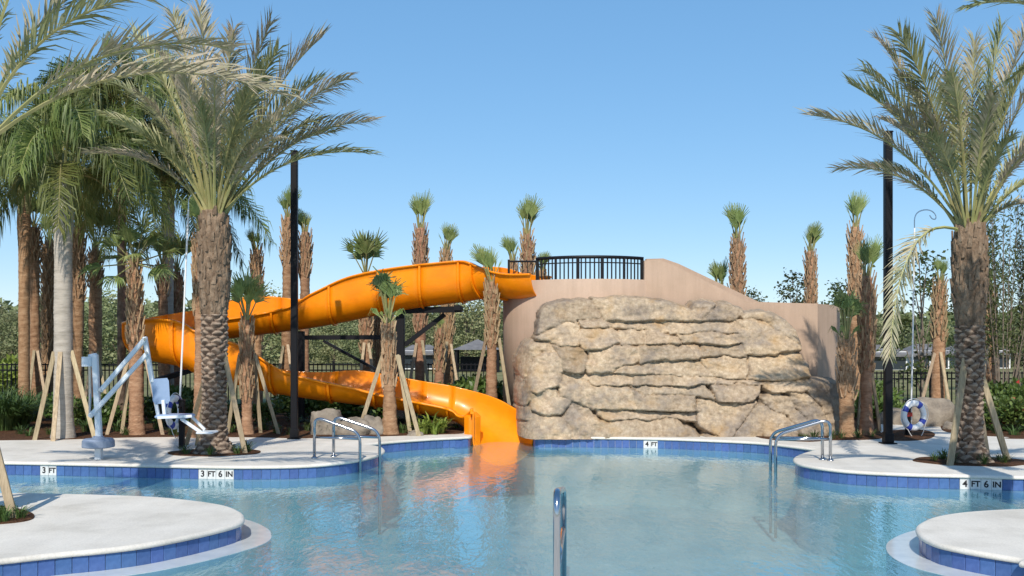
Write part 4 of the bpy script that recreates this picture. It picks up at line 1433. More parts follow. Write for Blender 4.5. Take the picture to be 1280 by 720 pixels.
cabbage_palm(357, 25, 228, 272, 14, 'cabbage palm behind the tall black pole, the taller of a close pair', 8, boots=(.75, 1.0))
cabbage_palm(380, 25.6, 254, 290, 13, 'cabbage palm behind the tall black pole, the shorter of a close pair', 9, boots=(.75, 1.0))
cabbage_palm(322, 24.5, 280, 312, 12, 'cabbage palm with thin tuft just behind the scaly date palm crown', 10)
cabbage_palm(309, 19.45, 338, 400, 13, 'small cabbage palm with dark drooping leaves between the date palm and the black pole', 11, 'mop', boots=(.3, 1.0))
cabbage_palm(921, 24.2, 250, 298, 16, 'cabbage palm with boot covered trunk rising above the sloping stair wall', 12, boots=(.58, 1.0))
cabbage_palm(897, 25.5, 318, 362, 9, 'cabbage palm of which only the tuft shows over the sloping stair wall', 13)
cabbage_palm(1016, 27, 272, 314, 13, 'slender cabbage palm rising above the flat end of the stucco wall', 14, boots=(.5, 1.0))
cabbage_palm(1068, 24, 236, 284, 15, 'tallest cabbage palm in the clump at the right end of the rock wall', 15, boots=(.55, 1.0))
cabbage_palm(1083, 19.3, 284, 345, 16, 'cabbage palm with shaggy boots standing between the rock wall and black pole', 16, boots=(.4, 1.0))
cabbage_palm(1059, 18.95, 364, 424, 17, 'short thick cabbage palm with drooping green head at the right end of the rocks', 18, 'drape', boots=(.4, 1.0))
cabbage_palm(1172, 24, 314, 350, 15, 'cabbage palm with reddish trunk standing behind the boulder and life ring', 19, boots=(.55, 1.0))
cabbage_palm(1238, 26, 325, 362, 13, 'cabbage palm half hidden behind the right date palm trunk', 20)
cabbage_palm(45, 26.4, 236, 284, 14, 'cabbage palm with reddish brown trunk near the fence, beside a dark trunk', 21, 'mop', boots=(.8, 1.0))
cabbage_palm(61, 27.4, 262, 300, 15, 'cabbage palm with dark shaggy trunk next to the reddish one by the fence', 22, 'mop', boots=(.2, 1.0))
cabbage_palm(97, 25.6, 236, 282, 14, 'cabbage palm with brown trunk right behind the pale grey queen palm', 23, 'mop', boots=(.6, 1.0))
cabbage_palm(119, 27, 252, 310, 15, 'cabbage palm with green fan leaves between the queen palm and pool lift mast', 24, 'mop', boots=(.75, 1.0))
cabbage_palm(171, 19.35, 262, 326, 16, 'cabbage palm with criss-cross boots directly behind the pool lift arms', 25, 'full', boots=(.5, 1.0))
cabbage_palm(206, 23.6, 290, 330, 14, 'cabbage palm with bright fan leaves above the bend of the slide', 26, 'mop', boots=(.8, 1.0))
cabbage_palm(218, 24.4, 282, 340, 15, 'cabbage palm with boot covered trunk close behind the bend of the slide', 27, 'mop', boots=(.5, 1.0))
cabbage_palm(249, 18.9, 232, 290, 14, 'cabbage palm with its trunk close behind the scaly date palm trunk', 28, 'mop', boots=(.6, 1.0))

# ------------------------------------------------------------------ stakes
def stake(bx, by, tx, ty, tz, label, group, w=.07, d_=.035):
    a, b = Vector((bx, by, -.03)), Vector((tx, ty, tz))
    v = (b - a).normalized()
    o = MB().bar(a, b + v * .05, w, d_, up=(v.x * .2 + .3, -1, .2), bev=.004).build('wooden_stake', MT['wood'], origin=(bx, by, 0))
    tag(o, label, 'stake', group)
def brace(px, Y, ytop, bases, who, w=.07, d_=.035):
    """stakes from ground points (px, depth) up to the trunk at picture row ytop"""
    x = X_at(px, Y)
    z = Z_at(ytop, Y)
    for bpx, bY in bases:
        bx = X_at(bpx, bY)
        v = Vector((bx - x, bY - Y))
        v.normalize()
        stake(bx, bY, x + v.x * .17, Y + v.y * .17, z + rng.uniform(-.05, .05), 'wooden stake bracing ' + who, 'stakes bracing ' + who, w, d_)
def gy(py, z=0): return F * (CZ - z) / (py - HY)
brace(79, 18.7, 441, [(66, gy(551.5)), (43, gy(550)), (119, gy(548)), (68, 20.6)], 'the pale grey queen palm', w=.08)
brace(268, yl, 444, [(307, gy(567)), (232, 17.5), (246, 17.4)], 'the date palm beside the pool lift', w=.08)
brace(171, 19.35, 448, [(133, gy(544)), (204, gy(544)), (152, 19.6)], 'the cabbage palm behind the pool lift')
brace(309, 19.45, 444, [(349, gy(543)), (284, 19.55), (326, 19.7)], 'the small palm beside the black pole')
brace(488, 19.45, 449, [(447, gy(542)), (524, gy(545)), (513, 19.62)], 'the small palm in front of the slide', w=.08)
brace(614, 20.96, 428, [(584, 21.5), (641, 20.95), (618, 21.7)], 'the palm by the tower')
brace(525, 25, 430, [(505, 24.4), (541, 24.2), (528, 26)], 'the tallest palm behind the slide')
brace(561, 27, 430, [(577, 26.2), (549, 26.2), (556, 27.9)], 'the thin palm behind the slide')
brace(458, 25, 430, [(444, 24.2), (474, 24.2), (457, 25.9)], 'the bushy palm behind the slide')
brace(357, 25, 432, [(340, 24.2), (372, 24.3), (355, 25.9)], 'the palm pair behind the black pole')
brace(1212, yr, 456, [(1187, gy(582)), (1260, gy(575)), (1234, 16.2)], 'the date palm near the life ring', w=.105)
brace(1172, 24, 442, [(1146, 23.3), (1190, 23.3), (1178, 24.8)], 'the palm behind the boulder', w=.075)
brace(1238, 26, 436, [(1222, 25.2), (1256, 25.2), (1238, 26.9)], 'the palm hidden behind the right date palm', w=.075)
brace(45, 26.4, 440, [(33, 25.6), (60, 25.6), (45, 27)], 'the reddish palm by the fence')
brace(119, 27, 440, [(104, 26.2), (136, 26.2)], 'the palm beyond the lift mast')
brace(1083, 19.3, 438, [(1100, 20.2), (1072, 20.1)], 'the shaggy palm by the rocks')
xo_t = X_at(-44, yo)
stake(*G(18, 648), xo_t + .25, yo - .1, Z_at(505, yo), 'wooden stake bracing the date palm on the left peninsula', 'stakes bracing the left peninsula palm', .085, .05)
stake(xo_t - .9, yo + .6, xo_t - .15, yo + .1, 1.35, 'wooden stake bracing the date palm on the left peninsula', 'stakes bracing the left peninsula palm', .085, .05)
# straps round the braced trunks
def strap(px, Y, yrow, r_):
    pass

# ------------------------------------------------------------------ poles, lift, rails, rings
def black_pole(px, py, ytop, w, label):
    x, y = G(px, py)
    h = Z_at(ytop, y)
    t = thing('light_pole', (x, y, 0), label, 'pole', None)
    MB().bar((x, y, .02), (x, y, h), w, bev=.012).build('shaft', MT['black'], t)
    MB().box((x, y, .0), (w * 1.9, w * 1.9, .04), bev=.006).build('base_plate', MT['black'], t)
    MB().box((x, y, .10), (w * 1.25, w * 1.25, .16), bev=.01).build('base_cover', MT['black'], t)
    MB().box((x, y, h + .012), (w * 1.12, w * 1.12, .03), bev=.008).build('cap', MT['black'], t)
black_pole(368, 548.5, 190, .122, 'tall black square pole standing left of the pool steps before the slide')
black_pole(1110, 554.5, 166, .132, 'tall black square pole standing between rock wall and life ring')

def build_lift():
    x, Y = G(123, 574)
    t = thing('pool_lift', (x, Y, 0), 'pale blue pool lift with folded arms and seat on the left deck', 'pool lift')
    def q(px, py, dy=0): return P(px, py, Y + dy)
    m = MT['liftmetal']
    MB().bar(q(123.5, 576), q(123.5, 558), .10, bev=.008).build('foot_post', m, t)
    mb = MB()
    c = q(123, 560)
    mb.lathe(c, [(.16, -.0), (.235, .015), (.24, .03), (.235, .115), (.21, .145), (.10, .155), (.07, .185)], 28)
    mb.build('base_cover', MT['liftgrey'], t, smooth=False)
    MB().bar(q(124, 549), q(118.5, 443), .085, bev=.01).build('mast', m, t)
    MB().bar(q(121, 444, .0), q(111, 446, 0), .07, .07, bev=.01).build('mast_head', m, t)
    mo = MB()
    mo.tube([q(108.5, 446, -.04), q(108.5, 458, -.04)], .075, 14)
    mo.build('motor', m, t)
    MB().tube([q(112, 457, -.03), q(112.5, 492, -.03), q(112, 519, -.03)], [.026, .026, .016], 10).build('actuator', MT['steel'], t)
    MB().bar(q(125, 489, -.06), q(181, 424, -.06), .06, .065, bev=.008).build('upper_arm', m, t)
    MB().bar(q(112, 521, -.06), q(184, 442, -.06), .06, .065, bev=.008).build('lower_arm', m, t)
    MB().bar(q(181, 421, .0), q(190.5, 478, .0), .062, .07, bev=.008).build('hanger', m, t)
    MB().bar(q(190, 476, .03), q(198, 520, .03), .05, .05, bev=.006).build('seat_post', m, t)
    MB().bar(q(204, 500, .02), q(206, 520, .02), .05, .05, bev=.006).build('seat_post', m, t)
    for pz in ((124.5, 487), (183, 441), (181, 424), (114, 519)):
        MB().tube([q(*pz, -.12), q(*pz, .06)], .022, 10).build('pivot_bolt', MT['steel'], t)
    # backrest: rounded shell panel
    b = MB()
    pts = [(190, 474), (209, 472.5), (211, 476), (212.5, 501), (209.5, 504.5), (193.5, 505), (191, 501)]
    f_ = [q(a, c_, -.20) for a, c_ in pts]
    g_ = [q(a, c_, .20) for a, c_ in pts]
    n = len(pts)
    # thick panel turned a little to the camera
    f_ = [q(a, c_, -.03 + .004 * (a - 190)) for a, c_ in pts]
    g_ = [p + Vector((-.02, .05, 0)) for p in f_]
    b.add(f_ + g_, [list(range(n)), [n + i for i in reversed(range(n))]] + [[i, n + i, n + (i + 1) % n, (i + 1) % n] for i in range(n)])
    b.build('backrest', MT['liftseat'], t)
    s_ = MB()
    s_.box((q(219, 520)), (.50, .42, .055), bev=.02)
    s_.build('seat', MT['liftseat'], t)
    MB().bar(q(197, 522, -.2), q(240, 520, -.2), .03, .04).build('armrest', m, t)
    for dy in (-.14, .14):
        MB().bar(q(226, 523, dy), q(252, 541, dy), .035, .05, bev=.006).build('leg_rest', m, t)
    MB().bar(q(240, 521, .18), q(256, 537, .18), .03, .04).build('leg_rest', m, t)
    c = (q(250, 541) + q(268, 539.5)) / 2
    MB().box(c, (.25, .34, .03), bev=.01).build('footrest', m, t)
build_lift()

def handrail(pts, label, group, rad=.024, mid=None):
    """pts: deck foot, top bend ..., water foot; each a world point"""
    o = thing('handrail', pts[0], label, 'handrail', group)
    MB().tube(fillet(pts, .16, 7), rad, 12).build('rail', MT['steel'], o, smooth=True)
    if mid:
        MB().tube(mid, rad * .8, 10).build('crossbar', MT['steel'], o, smooth=True)
    for p in (pts[0],):
        MB().lathe((p[0], p[1], 0), [(.05, 0), (.052, .012), (.04, .022), (.03, .03)], 16).build('escutcheon', MT['steel'], o, smooth=True)
def rail_from(pxfoot, pyfoot, top, slope_end, pxw, pyw, label, group):
    fx, fy = G(pxfoot, pyfoot)
    wx, wy = G(pxw, pyw, WZ)
    z1 = Z_at(top, fy)
    z2 = Z_at(slope_end, wy)
    pts = [(fx, fy, 0), (fx, fy, z1), (wx, wy, z2), (wx, wy, -1.2)]
    zm = .33
    handrail(pts, label, group, mid=[(fx, fy, zm), (wx, wy, zm - .02)])
LL = 'bent stainless steel handrail of the pair beside the left deck pool steps'
rail_from(393, 573, 520.5, 541, 450, 590, LL, 'left pool handrails')
rail_from(417, 571, 519.5, 539, 474.5, 587.5, LL, 'left pool handrails')
LR = 'bent stainless steel handrail of the pair in front of the rock wall'
rail_from(1038, 576, 523.5, 544, 969.5, 591, LR, 'right pool handrails')
rail_from(1028, 575, 523, 541.5, 963, 587, LR, 'right pool handrails')
h0 = (X_at(696, 6.3), 6.3, 0)
h1 = (X_at(704.5, 8.0), 8.0)
handrail([h0, (h0[0], h0[1], .855), (h1[0], h1[1], .62), (h1[0], h1[1], -.9)], 'stainless steel handrail seen end-on rising from the near pool edge', None, rad=.024, mid=[(h0[0], h0[1], .33), (h1[0], h1[1], .31)])

def life_ring(center, yaw, label, hang):
    x, y, z = center
    t = thing('life_ring', center, label, 'life ring', 'life rings on posts')
    rot = Matrix.Rotation(yaw, 3, 'Z')
    C = Vector(center)
    Rm, rm = .235, .062
    def ringpt(a, b, r_=rm): return C + rot @ Vector(((Rm + r_ * math.cos(b)) * math.cos(a), r_ * .8 * math.sin(b), (Rm + r_ * math.cos(b)) * math.sin(a)))
    def arc(name, a0, a1, r_, mat, n):
        vs, fs = [], []
        for i in range(n + 1):
            for k in range(14):
                vs.append(ringpt(a0 + (a1 - a0) * i / n, 2 * math.pi * k / 14, r_))
        for i in range(n):
            for k in range(14):
                k2 = (k + 1) % 14
                fs.append([i * 14 + k, i * 14 + k2, (i + 1) * 14 + k2, (i + 1) * 14 + k])
        fs += [list(range(14)), [n * 14 + k for k in reversed(range(14))]]
        mobj(name, vs, fs, mat, t, smooth=True)
    arc('ring', 0, 2 * math.pi, rm, MT['white'], 48)
    for k in range(4):
        a = math.pi / 4 + k * math.pi / 2 + .25
        arc('strap_band', a - .2, a + .2, rm + .004, MT['bluestrap'], 8)
    for k in range(4):
        a0 = math.pi / 4 + k * math.pi / 2 + .25
        pts = []
        for i in range(13):
            u = i / 12
            a = a0 + u * math.pi / 2
            sag = math.sin(u * math.pi)
            p = C + rot @ Vector(((Rm + rm + .01 + .02 * sag) * math.cos(a), -.02, (Rm + rm + .01 + .02 * sag) * math.sin(a)))
            if math.sin(a0 + math.pi / 4) < -.3: p.z -= .13 * sag
            pts.append(p)
        MB().tube(pts, .007, 5).build('rope', MT['rope'], t)
def ring_post(x, y, h, label):
    t = thing('ring_post', (x, y, 0), label, 'post', 'posts holding life rings')
    MB().bar((x, y, -.05), (x, y, h), .09, bev=.01).build('post', MT['black'], t)
    MB().bar((x, y - .02, h - .12), (x, y - .17, h - .10), .03).build('hook', MT['black'], t)
    MB().box((x, y, h + .01), (.11, .11, .03), bev=.008).build('cap', MT['black'], t)
    MB().box((x, y - .052, h - .25), (.13, .012, .08)).build('bracket_plate', MT['red_flower'], t)
xr2, yr2 = G(1138, 545)
ring_post(xr2, yr2 + .12, .66, 'short black post with bracket holding the life ring by the right path')
life_ring((X_at(1141.5, yr2 - .05), yr2 - .08, Z_at(519, yr2)), R(20), 'white life ring with blue bands and rope hung in the mulch bed by the path', None)
xl2, yl2 = G(222, 560)
ring_post(xl2 + .04, yl2 + .1, .80, 'short black post holding the edge-on life ring behind the lift seat')
life_ring((X_at(218, yl2), yl2, Z_at(515, yl2)), R(83), 'white life ring with blue bands seen edge-on behind the pool lift seat', None)
# rescue poles
def rescue(pts, label, hook=None):
    t = thing('rescue_pole', pts[0], label, 'rescue pole', 'long white rescue poles')
    MB().tube(pts, .016, 8).build('shaft', MT['white'], t)
    if hook: MB().tube(hook, .011, 6).build('hook', MT['steel'], t)
Yr = yr2 + .25
hp = [P(1143.2, 285, Yr), P(1143.6, 272, Yr), P(1148, 265, Yr), P(1157, 262.2, Yr), P(1165, 264, Yr), P(1169.5, 269, Yr), P(1169.5, 273.5, Yr), P(1165.5, 273.5, Yr), P(1162, 269, Yr)]
rescue([(X_at(1138.5, Yr), Yr, .2), P(1141, 420, Yr), P(1143.2, 285, Yr)], 'long thin white rescue pole with crook hook standing at the right life ring', smooth_line([tuple(p) for p in hp], sub=4))
Yq = yl2 + .25
hq = [P(235.5, 262, Yq), P(236, 250, Yq), P(240, 243, Yq), P(248, 241, Yq), P(254, 246, Yq)]
rescue([(X_at(223, Yq), Yq, .25), P(229, 410, Yq), P(235.5, 262, Yq)], 'long thin white rescue pole leaning beside the left date palm', smooth_line([tuple(p) for p in hq], sub=4))

# ------------------------------------------------------------------ boulders
def boulder(c, size, label, seed, group='low boulders in the planting', yaw=0.0, square=.0):
    vs, fs = [], []
    nu, nv = 28, 16
    rot = Matrix.Rotation(yaw, 3, 'Z')
    for j in range(nv + 1):
        th = math.pi * j / nv
        for i in range(nu):
            a = 2 * math.pi * i / nu
            p = Vector((math.sin(th) * math.cos(a), math.sin(th) * math.sin(a), math.cos(th)))
            e = 1 - square
            p = Vector([math.copysign(abs(k) ** e, k) for k in p])
            k = 1 + noise.fractal(p * 1.3 + Vector((seed * 7.1, 0, 0)), .8, 2.1, 4) * .26
            q = rot @ Vector((p.x * size[0] * k, p.y * size[1] * k, p.z * size[2] * k))
            vs.append((c[0] + q.x, c[1] + q.y, max(-.1, c[2] + q.z)))
    for j in range(nv):
        for i in range(nu):
            i2 = (i + 1) % nu
            fs.append([j * nu + i, (j + 1) * nu + i, (j + 1) * nu + i2, j * nu + i2])
    o = mobj('boulder', vs, fs, MT['boulder'], smooth=True, origin=(c[0], c[1], 0))
    tag(o, label, 'boulder', group)
boulder((X_at(408, 19.5), 19.5, .12), (.30, .22, .34), 'upright blocky boulder beside the black pole at the left steps', 1, square=.45)
boulder((X_at(444, 19.45), 19.45, .08), (.38, .28, .26), 'low rounded boulder left of the small palm before the slide', 2, square=.2)
boulder((X_at(466, 19.5), 19.5, .10), (.24, .24, .27), 'rounded boulder touching the foot of the small palm', 3)
boulder((X_at(1160, 21.6), 21.6, .12), (.50, .34, .50), 'large brown boulder at the path behind the life ring', 4, square=.15)
boulder((X_at(1124, 22.0), 22.0, .05), (.42, .25, .28), 'low flat boulder beside the large one at the path', 5, square=.3)
boulder((X_at(1186, 20.6), 20.6, .02), (.12, .12, .14), 'small dark boulder at the path edge near the right date palm', 6)
boulder((X_at(519, 19.2), 19.25, .0), (.16, .12, .10), 'small flat stone at the deck edge below the small palm', 7)

# ------------------------------------------------------------------ plants
def blades_mesh(n, L, spread, w, seed, droop=.8, mat='blade'):
    rnd = random.Random(seed)
    vs, fs = [], []
    for k in range(n):
        a = rnd.uniform(0, 6.283)
        o = Vector((math.cos(a), math.sin(a), 0))
        b = o * rnd.uniform(0, spread * .25)
        b = Vector((b.x, b.y, -.02))
        ln = L * rnd.uniform(.6, 1.1)
        e = rnd.uniform(.15, 1.0) * droop
        d1 = (o * e * .6 + Vector((0, 0, 1))).normalized()
        d2 = (o * e * 1.6 + Vector((0, 0, .55))).normalized()
        d3 = (o * 1.2 * e + Vector((0, 0, -.5 * e + .2))).normalized()
        wv = Vector((-o.y, o.x, 0))
        p1 = b + d1 * ln * .4
        p2 = p1 + d2 * ln * .35
        p3 = p2 + d3 * ln * .3
        q = len(vs)
        vs += [b - wv * w * .4, b + wv * w * .4, p1 - wv * w * .5, p1 + wv * w * .5, p2 - wv * w * .4, p2 + wv * w * .4, p3]
        fs += [[q, q + 1, q + 3, q + 2], [q + 2, q + 3, q + 5, q + 4], [q + 4, q + 5, q + 6]]
    me = bpy.data.meshes.new('blades')
    me.from_pydata([tuple(v) for v in vs], [], fs)
    me.materials.append(MT[mat])
    return me
def leafball_mesh(n, rx, rz, leaf, seed, mat, flowers=0):
    rnd = random.Random(seed)
    vs, fs, mi = [], [], []
    lobes = [(Vector((rnd.uniform(-.55, .55) * rx, rnd.uniform(-.55, .55) * rx, rz * rnd.uniform(.35, 1.15))), rnd.uniform(.35, .6)) for _ in range(9)]
    for k in range(n + flowers):
        c, s_ = rnd.choice(lobes)
        v = Vector((rnd.gauss(0, 1), rnd.gauss(0, 1), rnd.gauss(0, 1))).normalized() * (rnd.uniform(.35, 1.0) ** .5)
        p = c + Vector((v.x * rx * s_, v.y * rx * s_, v.z * rz * s_ * .8))
        if p.z < 0.02: p.z = rnd.uniform(.02, .12)
        dd = (v * .7 + Vector((rnd.uniform(-1, 1), rnd.uniform(-1, 1), rnd.uniform(-.4, 1)))).normalized()
        sd = dd.cross(Vector((rnd.uniform(-1, 1), rnd.uniform(-1, 1), rnd.uniform(-1, 1)))).normalized()
        L = leaf * rnd.uniform(.7, 1.3)
        q = len(vs)
        vs += [p, p + dd * L * .5 + sd * L * .26, p + dd * L, p + dd * L * .5 - sd * L * .26]
        fs.append([q, q + 1, q + 2, q + 3])
        mi.append(1 if k >= n else 0)
    me = bpy.data.meshes.new('foliage')
    me.from_pydata([tuple(v) for v in vs], [], fs)
    me.materials.append(MT[mat])
    me.materials.append(MT['red_flower'])
    me.polygons.foreach_set('material_index', mi)
    return me
def stems_mesh(n, rx, h, seed):
    rnd = random.Random(seed)
    mb = MB()
    for k in range(n):
        a = rnd.uniform(0, 6.283)
        mb.tube([(0, 0, -.03), (math.cos(a) * rx * .25, math.sin(a) * rx * .25, h * .5), (math.cos(a) * rx * .6, math.sin(a) * rx * .6, h)], [.014, .011, .005], 5)
    me = bpy.data.meshes.new('stems')
    me.from_pydata(mb.v, [], mb.f)
    me.materials.append(MT['twig'])
    return me
GR = [blades_mesh(46, .34, .5, .016, 50 + k) for k in range(4)]
BG = [blades_mesh(420, 1.15, 1.1, .022, 60 + k, droop=1.0) for k in range(3)]
LM = [blades_mesh(26, .62, .5, .06, 70 + k, droop=.8, mat='lime') for k in range(3)]
BU = [leafball_mesh(1500, .62, .42, .11, 80 + k, 'bush_leaf') for k in range(4)]
BR = [leafball_mesh(1700, .75, .5, .10, 90 + k, 'bush_leaf', flowers=34) for k in range(2)]
YB = [leafball_mesh(1500, .7, .6, .13, 95, 'lime')]
ST = [stems_mesh(9, .55, .5, 100 + k) for k in range(2)]
def plant(name, me, x, y, label, cat, group, s=1.0, part='foliage', stems=False, z=0.02):
    t = thing(name, (x, y, z), label, cat, group)
    o = bpy.data.objects.new(part, me)
    COL.objects.link(o)
    o.parent = t
    o.rotation_euler.z = rng.uniform(0, 6.28)
    k = s * rng.uniform(.85, 1.15)
    o.scale = (k, k, k * rng.uniform(.9, 1.1))
    if stems:
        c = bpy.data.objects.new('stems', rng.choice(ST))
        COL.objects.link(c)
        c.parent = t
        c.scale = (s, s, s)
    return t
def at_ground(px, py): return G(px, py, .02)
gl1 = 'small tuft of strappy green grass in the mulch under the left palms'
for px in range(-10, 592, 17):
    py = rng.uniform(533, 545) - (3 if px > 380 else 0)
    if 572 < px or 430 < px < 480 and py > 538: continue
    x, y = at_ground(px + rng.uniform(-5, 5), py)
    plant('grass_tuft', rng.choice(GR), x, y, gl1, 'grass', 'grass tufts under the left palms', rng.uniform(.6, 1.0), 'blades')
for px in range(0, 580, 26):
    x, y = at_ground(px + rng.uniform(-8, 8), rng.uniform(520, 532))
    plant('grass_tuft', rng.choice(GR), x, y, gl1, 'grass', 'grass tufts under the left palms', rng.uniform(.8, 1.3), 'blades')
for ax, ay, who in ((DP_L[0], DP_L[1], 'small grass tuft at the foot of the date palm beside the pool lift'), (DP_R[0], DP_R[1], 'small grass tuft at the foot of the date palm near the life ring')):
    for k in range(7):
        a = k * .9 + .3
        plant('grass_tuft', rng.choice(GR), ax + .52 * math.cos(a), ay + .36 * math.sin(a), who, 'grass', who.replace('small grass tuft', 'grass tufts'), rng.uniform(.5, .8), 'blades')
for px, py in ((1005, 549), (1018, 547), (1040, 548), (1052, 547), (1073, 546.5), (1090, 545), (1078, 541)):
    x, y = at_ground(px, py)
    plant('grass_tuft', rng.choice(GR), x, y, 'small grass tuft in the bed at the right end of the rock wall', 'grass', 'grass tufts at the rock wall', .62, 'blades')
for px, py in ((1200, 540), (1222, 541), (1245, 541), (1268, 543), (1232, 533)):
    x, y = at_ground(px, py)
    plant('grass_tuft', rng.choice(GR), x, y, 'small grass tuft in front of the red flowered bushes', 'grass', 'grass tufts before the flowering bushes', .8, 'blades')
for px, py in ((-16, 639), (-2, 645), (10, 641), (24, 646), (5, 650), (-25, 648)):
    x, y = at_ground(px, py)
    plant('grass_tuft', rng.choice(GR), x, y, 'small grass tuft around the stake on the left peninsula', 'grass', 'grass tufts on the left peninsula', .55, 'blades')
for k, (px, py) in enumerate(((-22, 536), (4, 537), (22, 534), (38, 526), (8, 518))):
    x, y = at_ground(px, py)
    plant('ornamental_grass', BG[k % 3], x, y, 'tall dark green fountain grass clump by the left fence', 'grass', 'fountain grass clumps by the left fence', .95, 'blades')
for px, py in ((533, 541.5), (543, 542), (552, 541), (526, 542), (538, 540)):
    x, y = at_ground(px, py)
    plant('strappy_plant', rng.choice(LM), x, y, 'yellow green broad leaved plant under the slide near its end', 'plant', 'broad leaved plants under the slide', .72, 'leaves')
for px, Y, s_ in ((104, 21.5, .9), (122, 22.5, .9), (145, 21.6, .8), (193, 22.4, .9), (222, 21.6, .8), (250, 22.2, .8), (85, 22.5, .9), (215, 23.4, 1.0), (140, 24, 1.0), (280, 21.8, .7), (335, 21.9, .6)):
    plant('green_bush', rng.choice(BU), X_at(px, Y), Y, 'low green bush in the shade between the left palms and the slide bend', 'bush', 'bushes below the slide bend', s_, stems=True)
for px, Y, s_ in ((378, 23.4, 1.2), (405, 23.6, 1.25), (432, 23.3, 1.2), (462, 23.6, 1.25), (492, 23.4, 1.3), (520, 23.2, 1.3), (545, 23.6, 1.35), (566, 23.0, 1.3), (590, 23.6, 1.4), (608, 23.2, 1.3), (635, 22.6, .8)):
    plant('green_bush', rng.choice(BU), X_at(px, Y), Y, 'leafy green bush in the hedge row behind the lower slide run', 'bush', 'hedge bushes behind the slide', s_, stems=True)
for px, Y, s_ in ((1246, 20.6, 1.0), (1272, 20.2, 1.1), (1300, 20.4, 1.1), (1256, 22, 1.2), (1290, 22.2, 1.2), (1228, 22.6, .9)):
    plant('flowering_bush', rng.choice(BR), X_at(px, Y), Y, 'green bush with small red flowers right of the date palm', 'bush', 'red flowered bushes', s_, stems=True)
for px, Y, s_ in ((1098, 23.0, 1.3), (1088, 24.2, 1.3)):
    plant('green_bush', rng.choice(BU), X_at(px, Y), Y, 'green bush between the palm clump and the right fence', 'bush', 'bushes at the right fence', s_, stems=True)
plant('lime_bush', YB[0], X_at(18, 29.0), 29.0, 'bright yellow green bush beyond the left fence', 'bush', None, 1.5, stems=True)
plant('lime_bush', YB[0], X_at(-14, 29.6), 29.6, 'second yellow green bush beyond the left fence at the picture edge', 'bush', None, 1.3, stems=True)

# ------------------------------------------------------------------ fence
def fence(x0, x1, Y, h, label):
    t = thing('picket_fence', (x0, Y, -.03), label, 'fence', None)
    n = max(1, round((x1 - x0) / 2.0))
    for k in range(n + 1):
        x = x0 + (x1 - x0) * k / n
        p = MB().bar((x, Y, -.08), (x, Y, h + .05), .055).build('post', MT['black'], t)
        MB().box((x, Y, h + .06), (.075, .075, .03), bev=.008).build('post_cap', MT['black'], p)
    for z in (h - .02, h - .17, .12):
        MB().bar((x0, Y, z), (x1, Y, z), .03, .035).build('rail', MT['black'], t)
    mb = MB()
    for k in range(int((x1 - x0) / .115)):
        x = x0 + .0575 + k * .115
        mb.box((x, Y + .004, h * .5 + .02), (.026, .026, h))
    o = mb.build('pickets', MT['black'], t)
    o['kind'] = 'stuff'
fence(-17.5, -.6, 26.9, 1.22, 'black metal picket fence behind the left palms and the slide')
fence(6.6, 17.5, 26.0, 1.02, 'black metal picket fence behind the life ring and right palms')

# ------------------------------------------------------------------ trees behind
def tree_meshes(seed, h, cw, ch, nleaf, leaf, mat, trunk_r=.1, sparse=1.0):
    rnd = random.Random(seed)
    mb = MB()
    ends = []
    mb.tube([(0, 0, -.1), (rnd.uniform(-.1, .1), rnd.uniform(-.1, .1), h * .4), (rnd.uniform(-.2, .2), rnd.uniform(-.2, .2), h * .8)], [trunk_r, trunk_r * .7, trunk_r * .25], 7)
    clumps = []
    for k in range(14):
        a = k * 2.39996
        f_ = (k + .5) / 14
        z = h - ch + ch * f_
        r_ = cw * .5 * math.sin(math.pi * min(.97, .15 + f_ * .8)) * rnd.uniform(.55, 1.05)
        c = Vector((math.cos(a) * r_, math.sin(a) * r_, z))
        mb.tube([(0, 0, max(.3, z - .35 * ch)), c * .5 + Vector((0, 0, z * .5 - .1)), c], [trunk_r * .4, trunk_r * .25, trunk_r * .08], 5)
        clumps.append((c, cw * rnd.uniform(.14, .26)))
    vs, fs = [], []
    for k in range(nleaf):
        c, s_ = rnd.choice(clumps)
        v = Vector((rnd.gauss(0, .6), rnd.gauss(0, .6), rnd.gauss(0, .45)))
        p = c + v * s_ * sparse
        if p.z < .05: p.z = rnd.uniform(.05, .4)
        dd = Vector((rnd.uniform(-1, 1), rnd.uniform(-1, 1), rnd.uniform(-.7, .7))).normalized()
        sd = dd.cross(Vector((rnd.uniform(-1, 1), rnd.uniform(-1, 1), rnd.uniform(-1, 1)))).normalized()
        L = leaf * rnd.uniform(.6, 1.4)
        q = len(vs)
        vs += [p, p + dd * L * .5 + sd * L * .3, p + dd * L, p + dd * L * .5 - sd * L * .3]
        fs.append([q, q + 1, q + 2, q + 3])
    m1 = bpy.data.meshes.new('trunk')
    m1.from_pydata(mb.v, [], mb.f)
    m1.materials.append(MT['twig'])
    m2 = bpy.data.meshes.new('crown')
    m2.from_pydata([tuple(v) for v in vs], [], fs)
    m2.materials.append(MT[mat])
    return m1, m2
def put_tree(name, ms, x, y, s, label, group, z=-.03, sz=None):
    t = thing(name, (x, y, z), label, 'tree', group)
    rz = rng.uniform(0, 6.28)
    for nm, me in (('trunk', ms[0]), ('crown', ms[1])):
        o = bpy.data.objects.new(nm, me)
        COL.objects.link(o)
        o.parent = t
        o.scale = (s, s, sz or s)
        o.rotation_euler.z = rz
    return t
FAR = [tree_meshes(200 + k, 6.0, 5.4, 5.6, 5200, .24, 'far_leaf', .12) for k in range(5)]
TALL = [tree_meshes(220 + k, 6.0, 2.4, 5.2, 1500, .17, 'tree_leaf', .07, 1.0) for k in range(2)]
lab = 'scrubby green tree in the wood line across the lawn'
rt = random.Random(77)
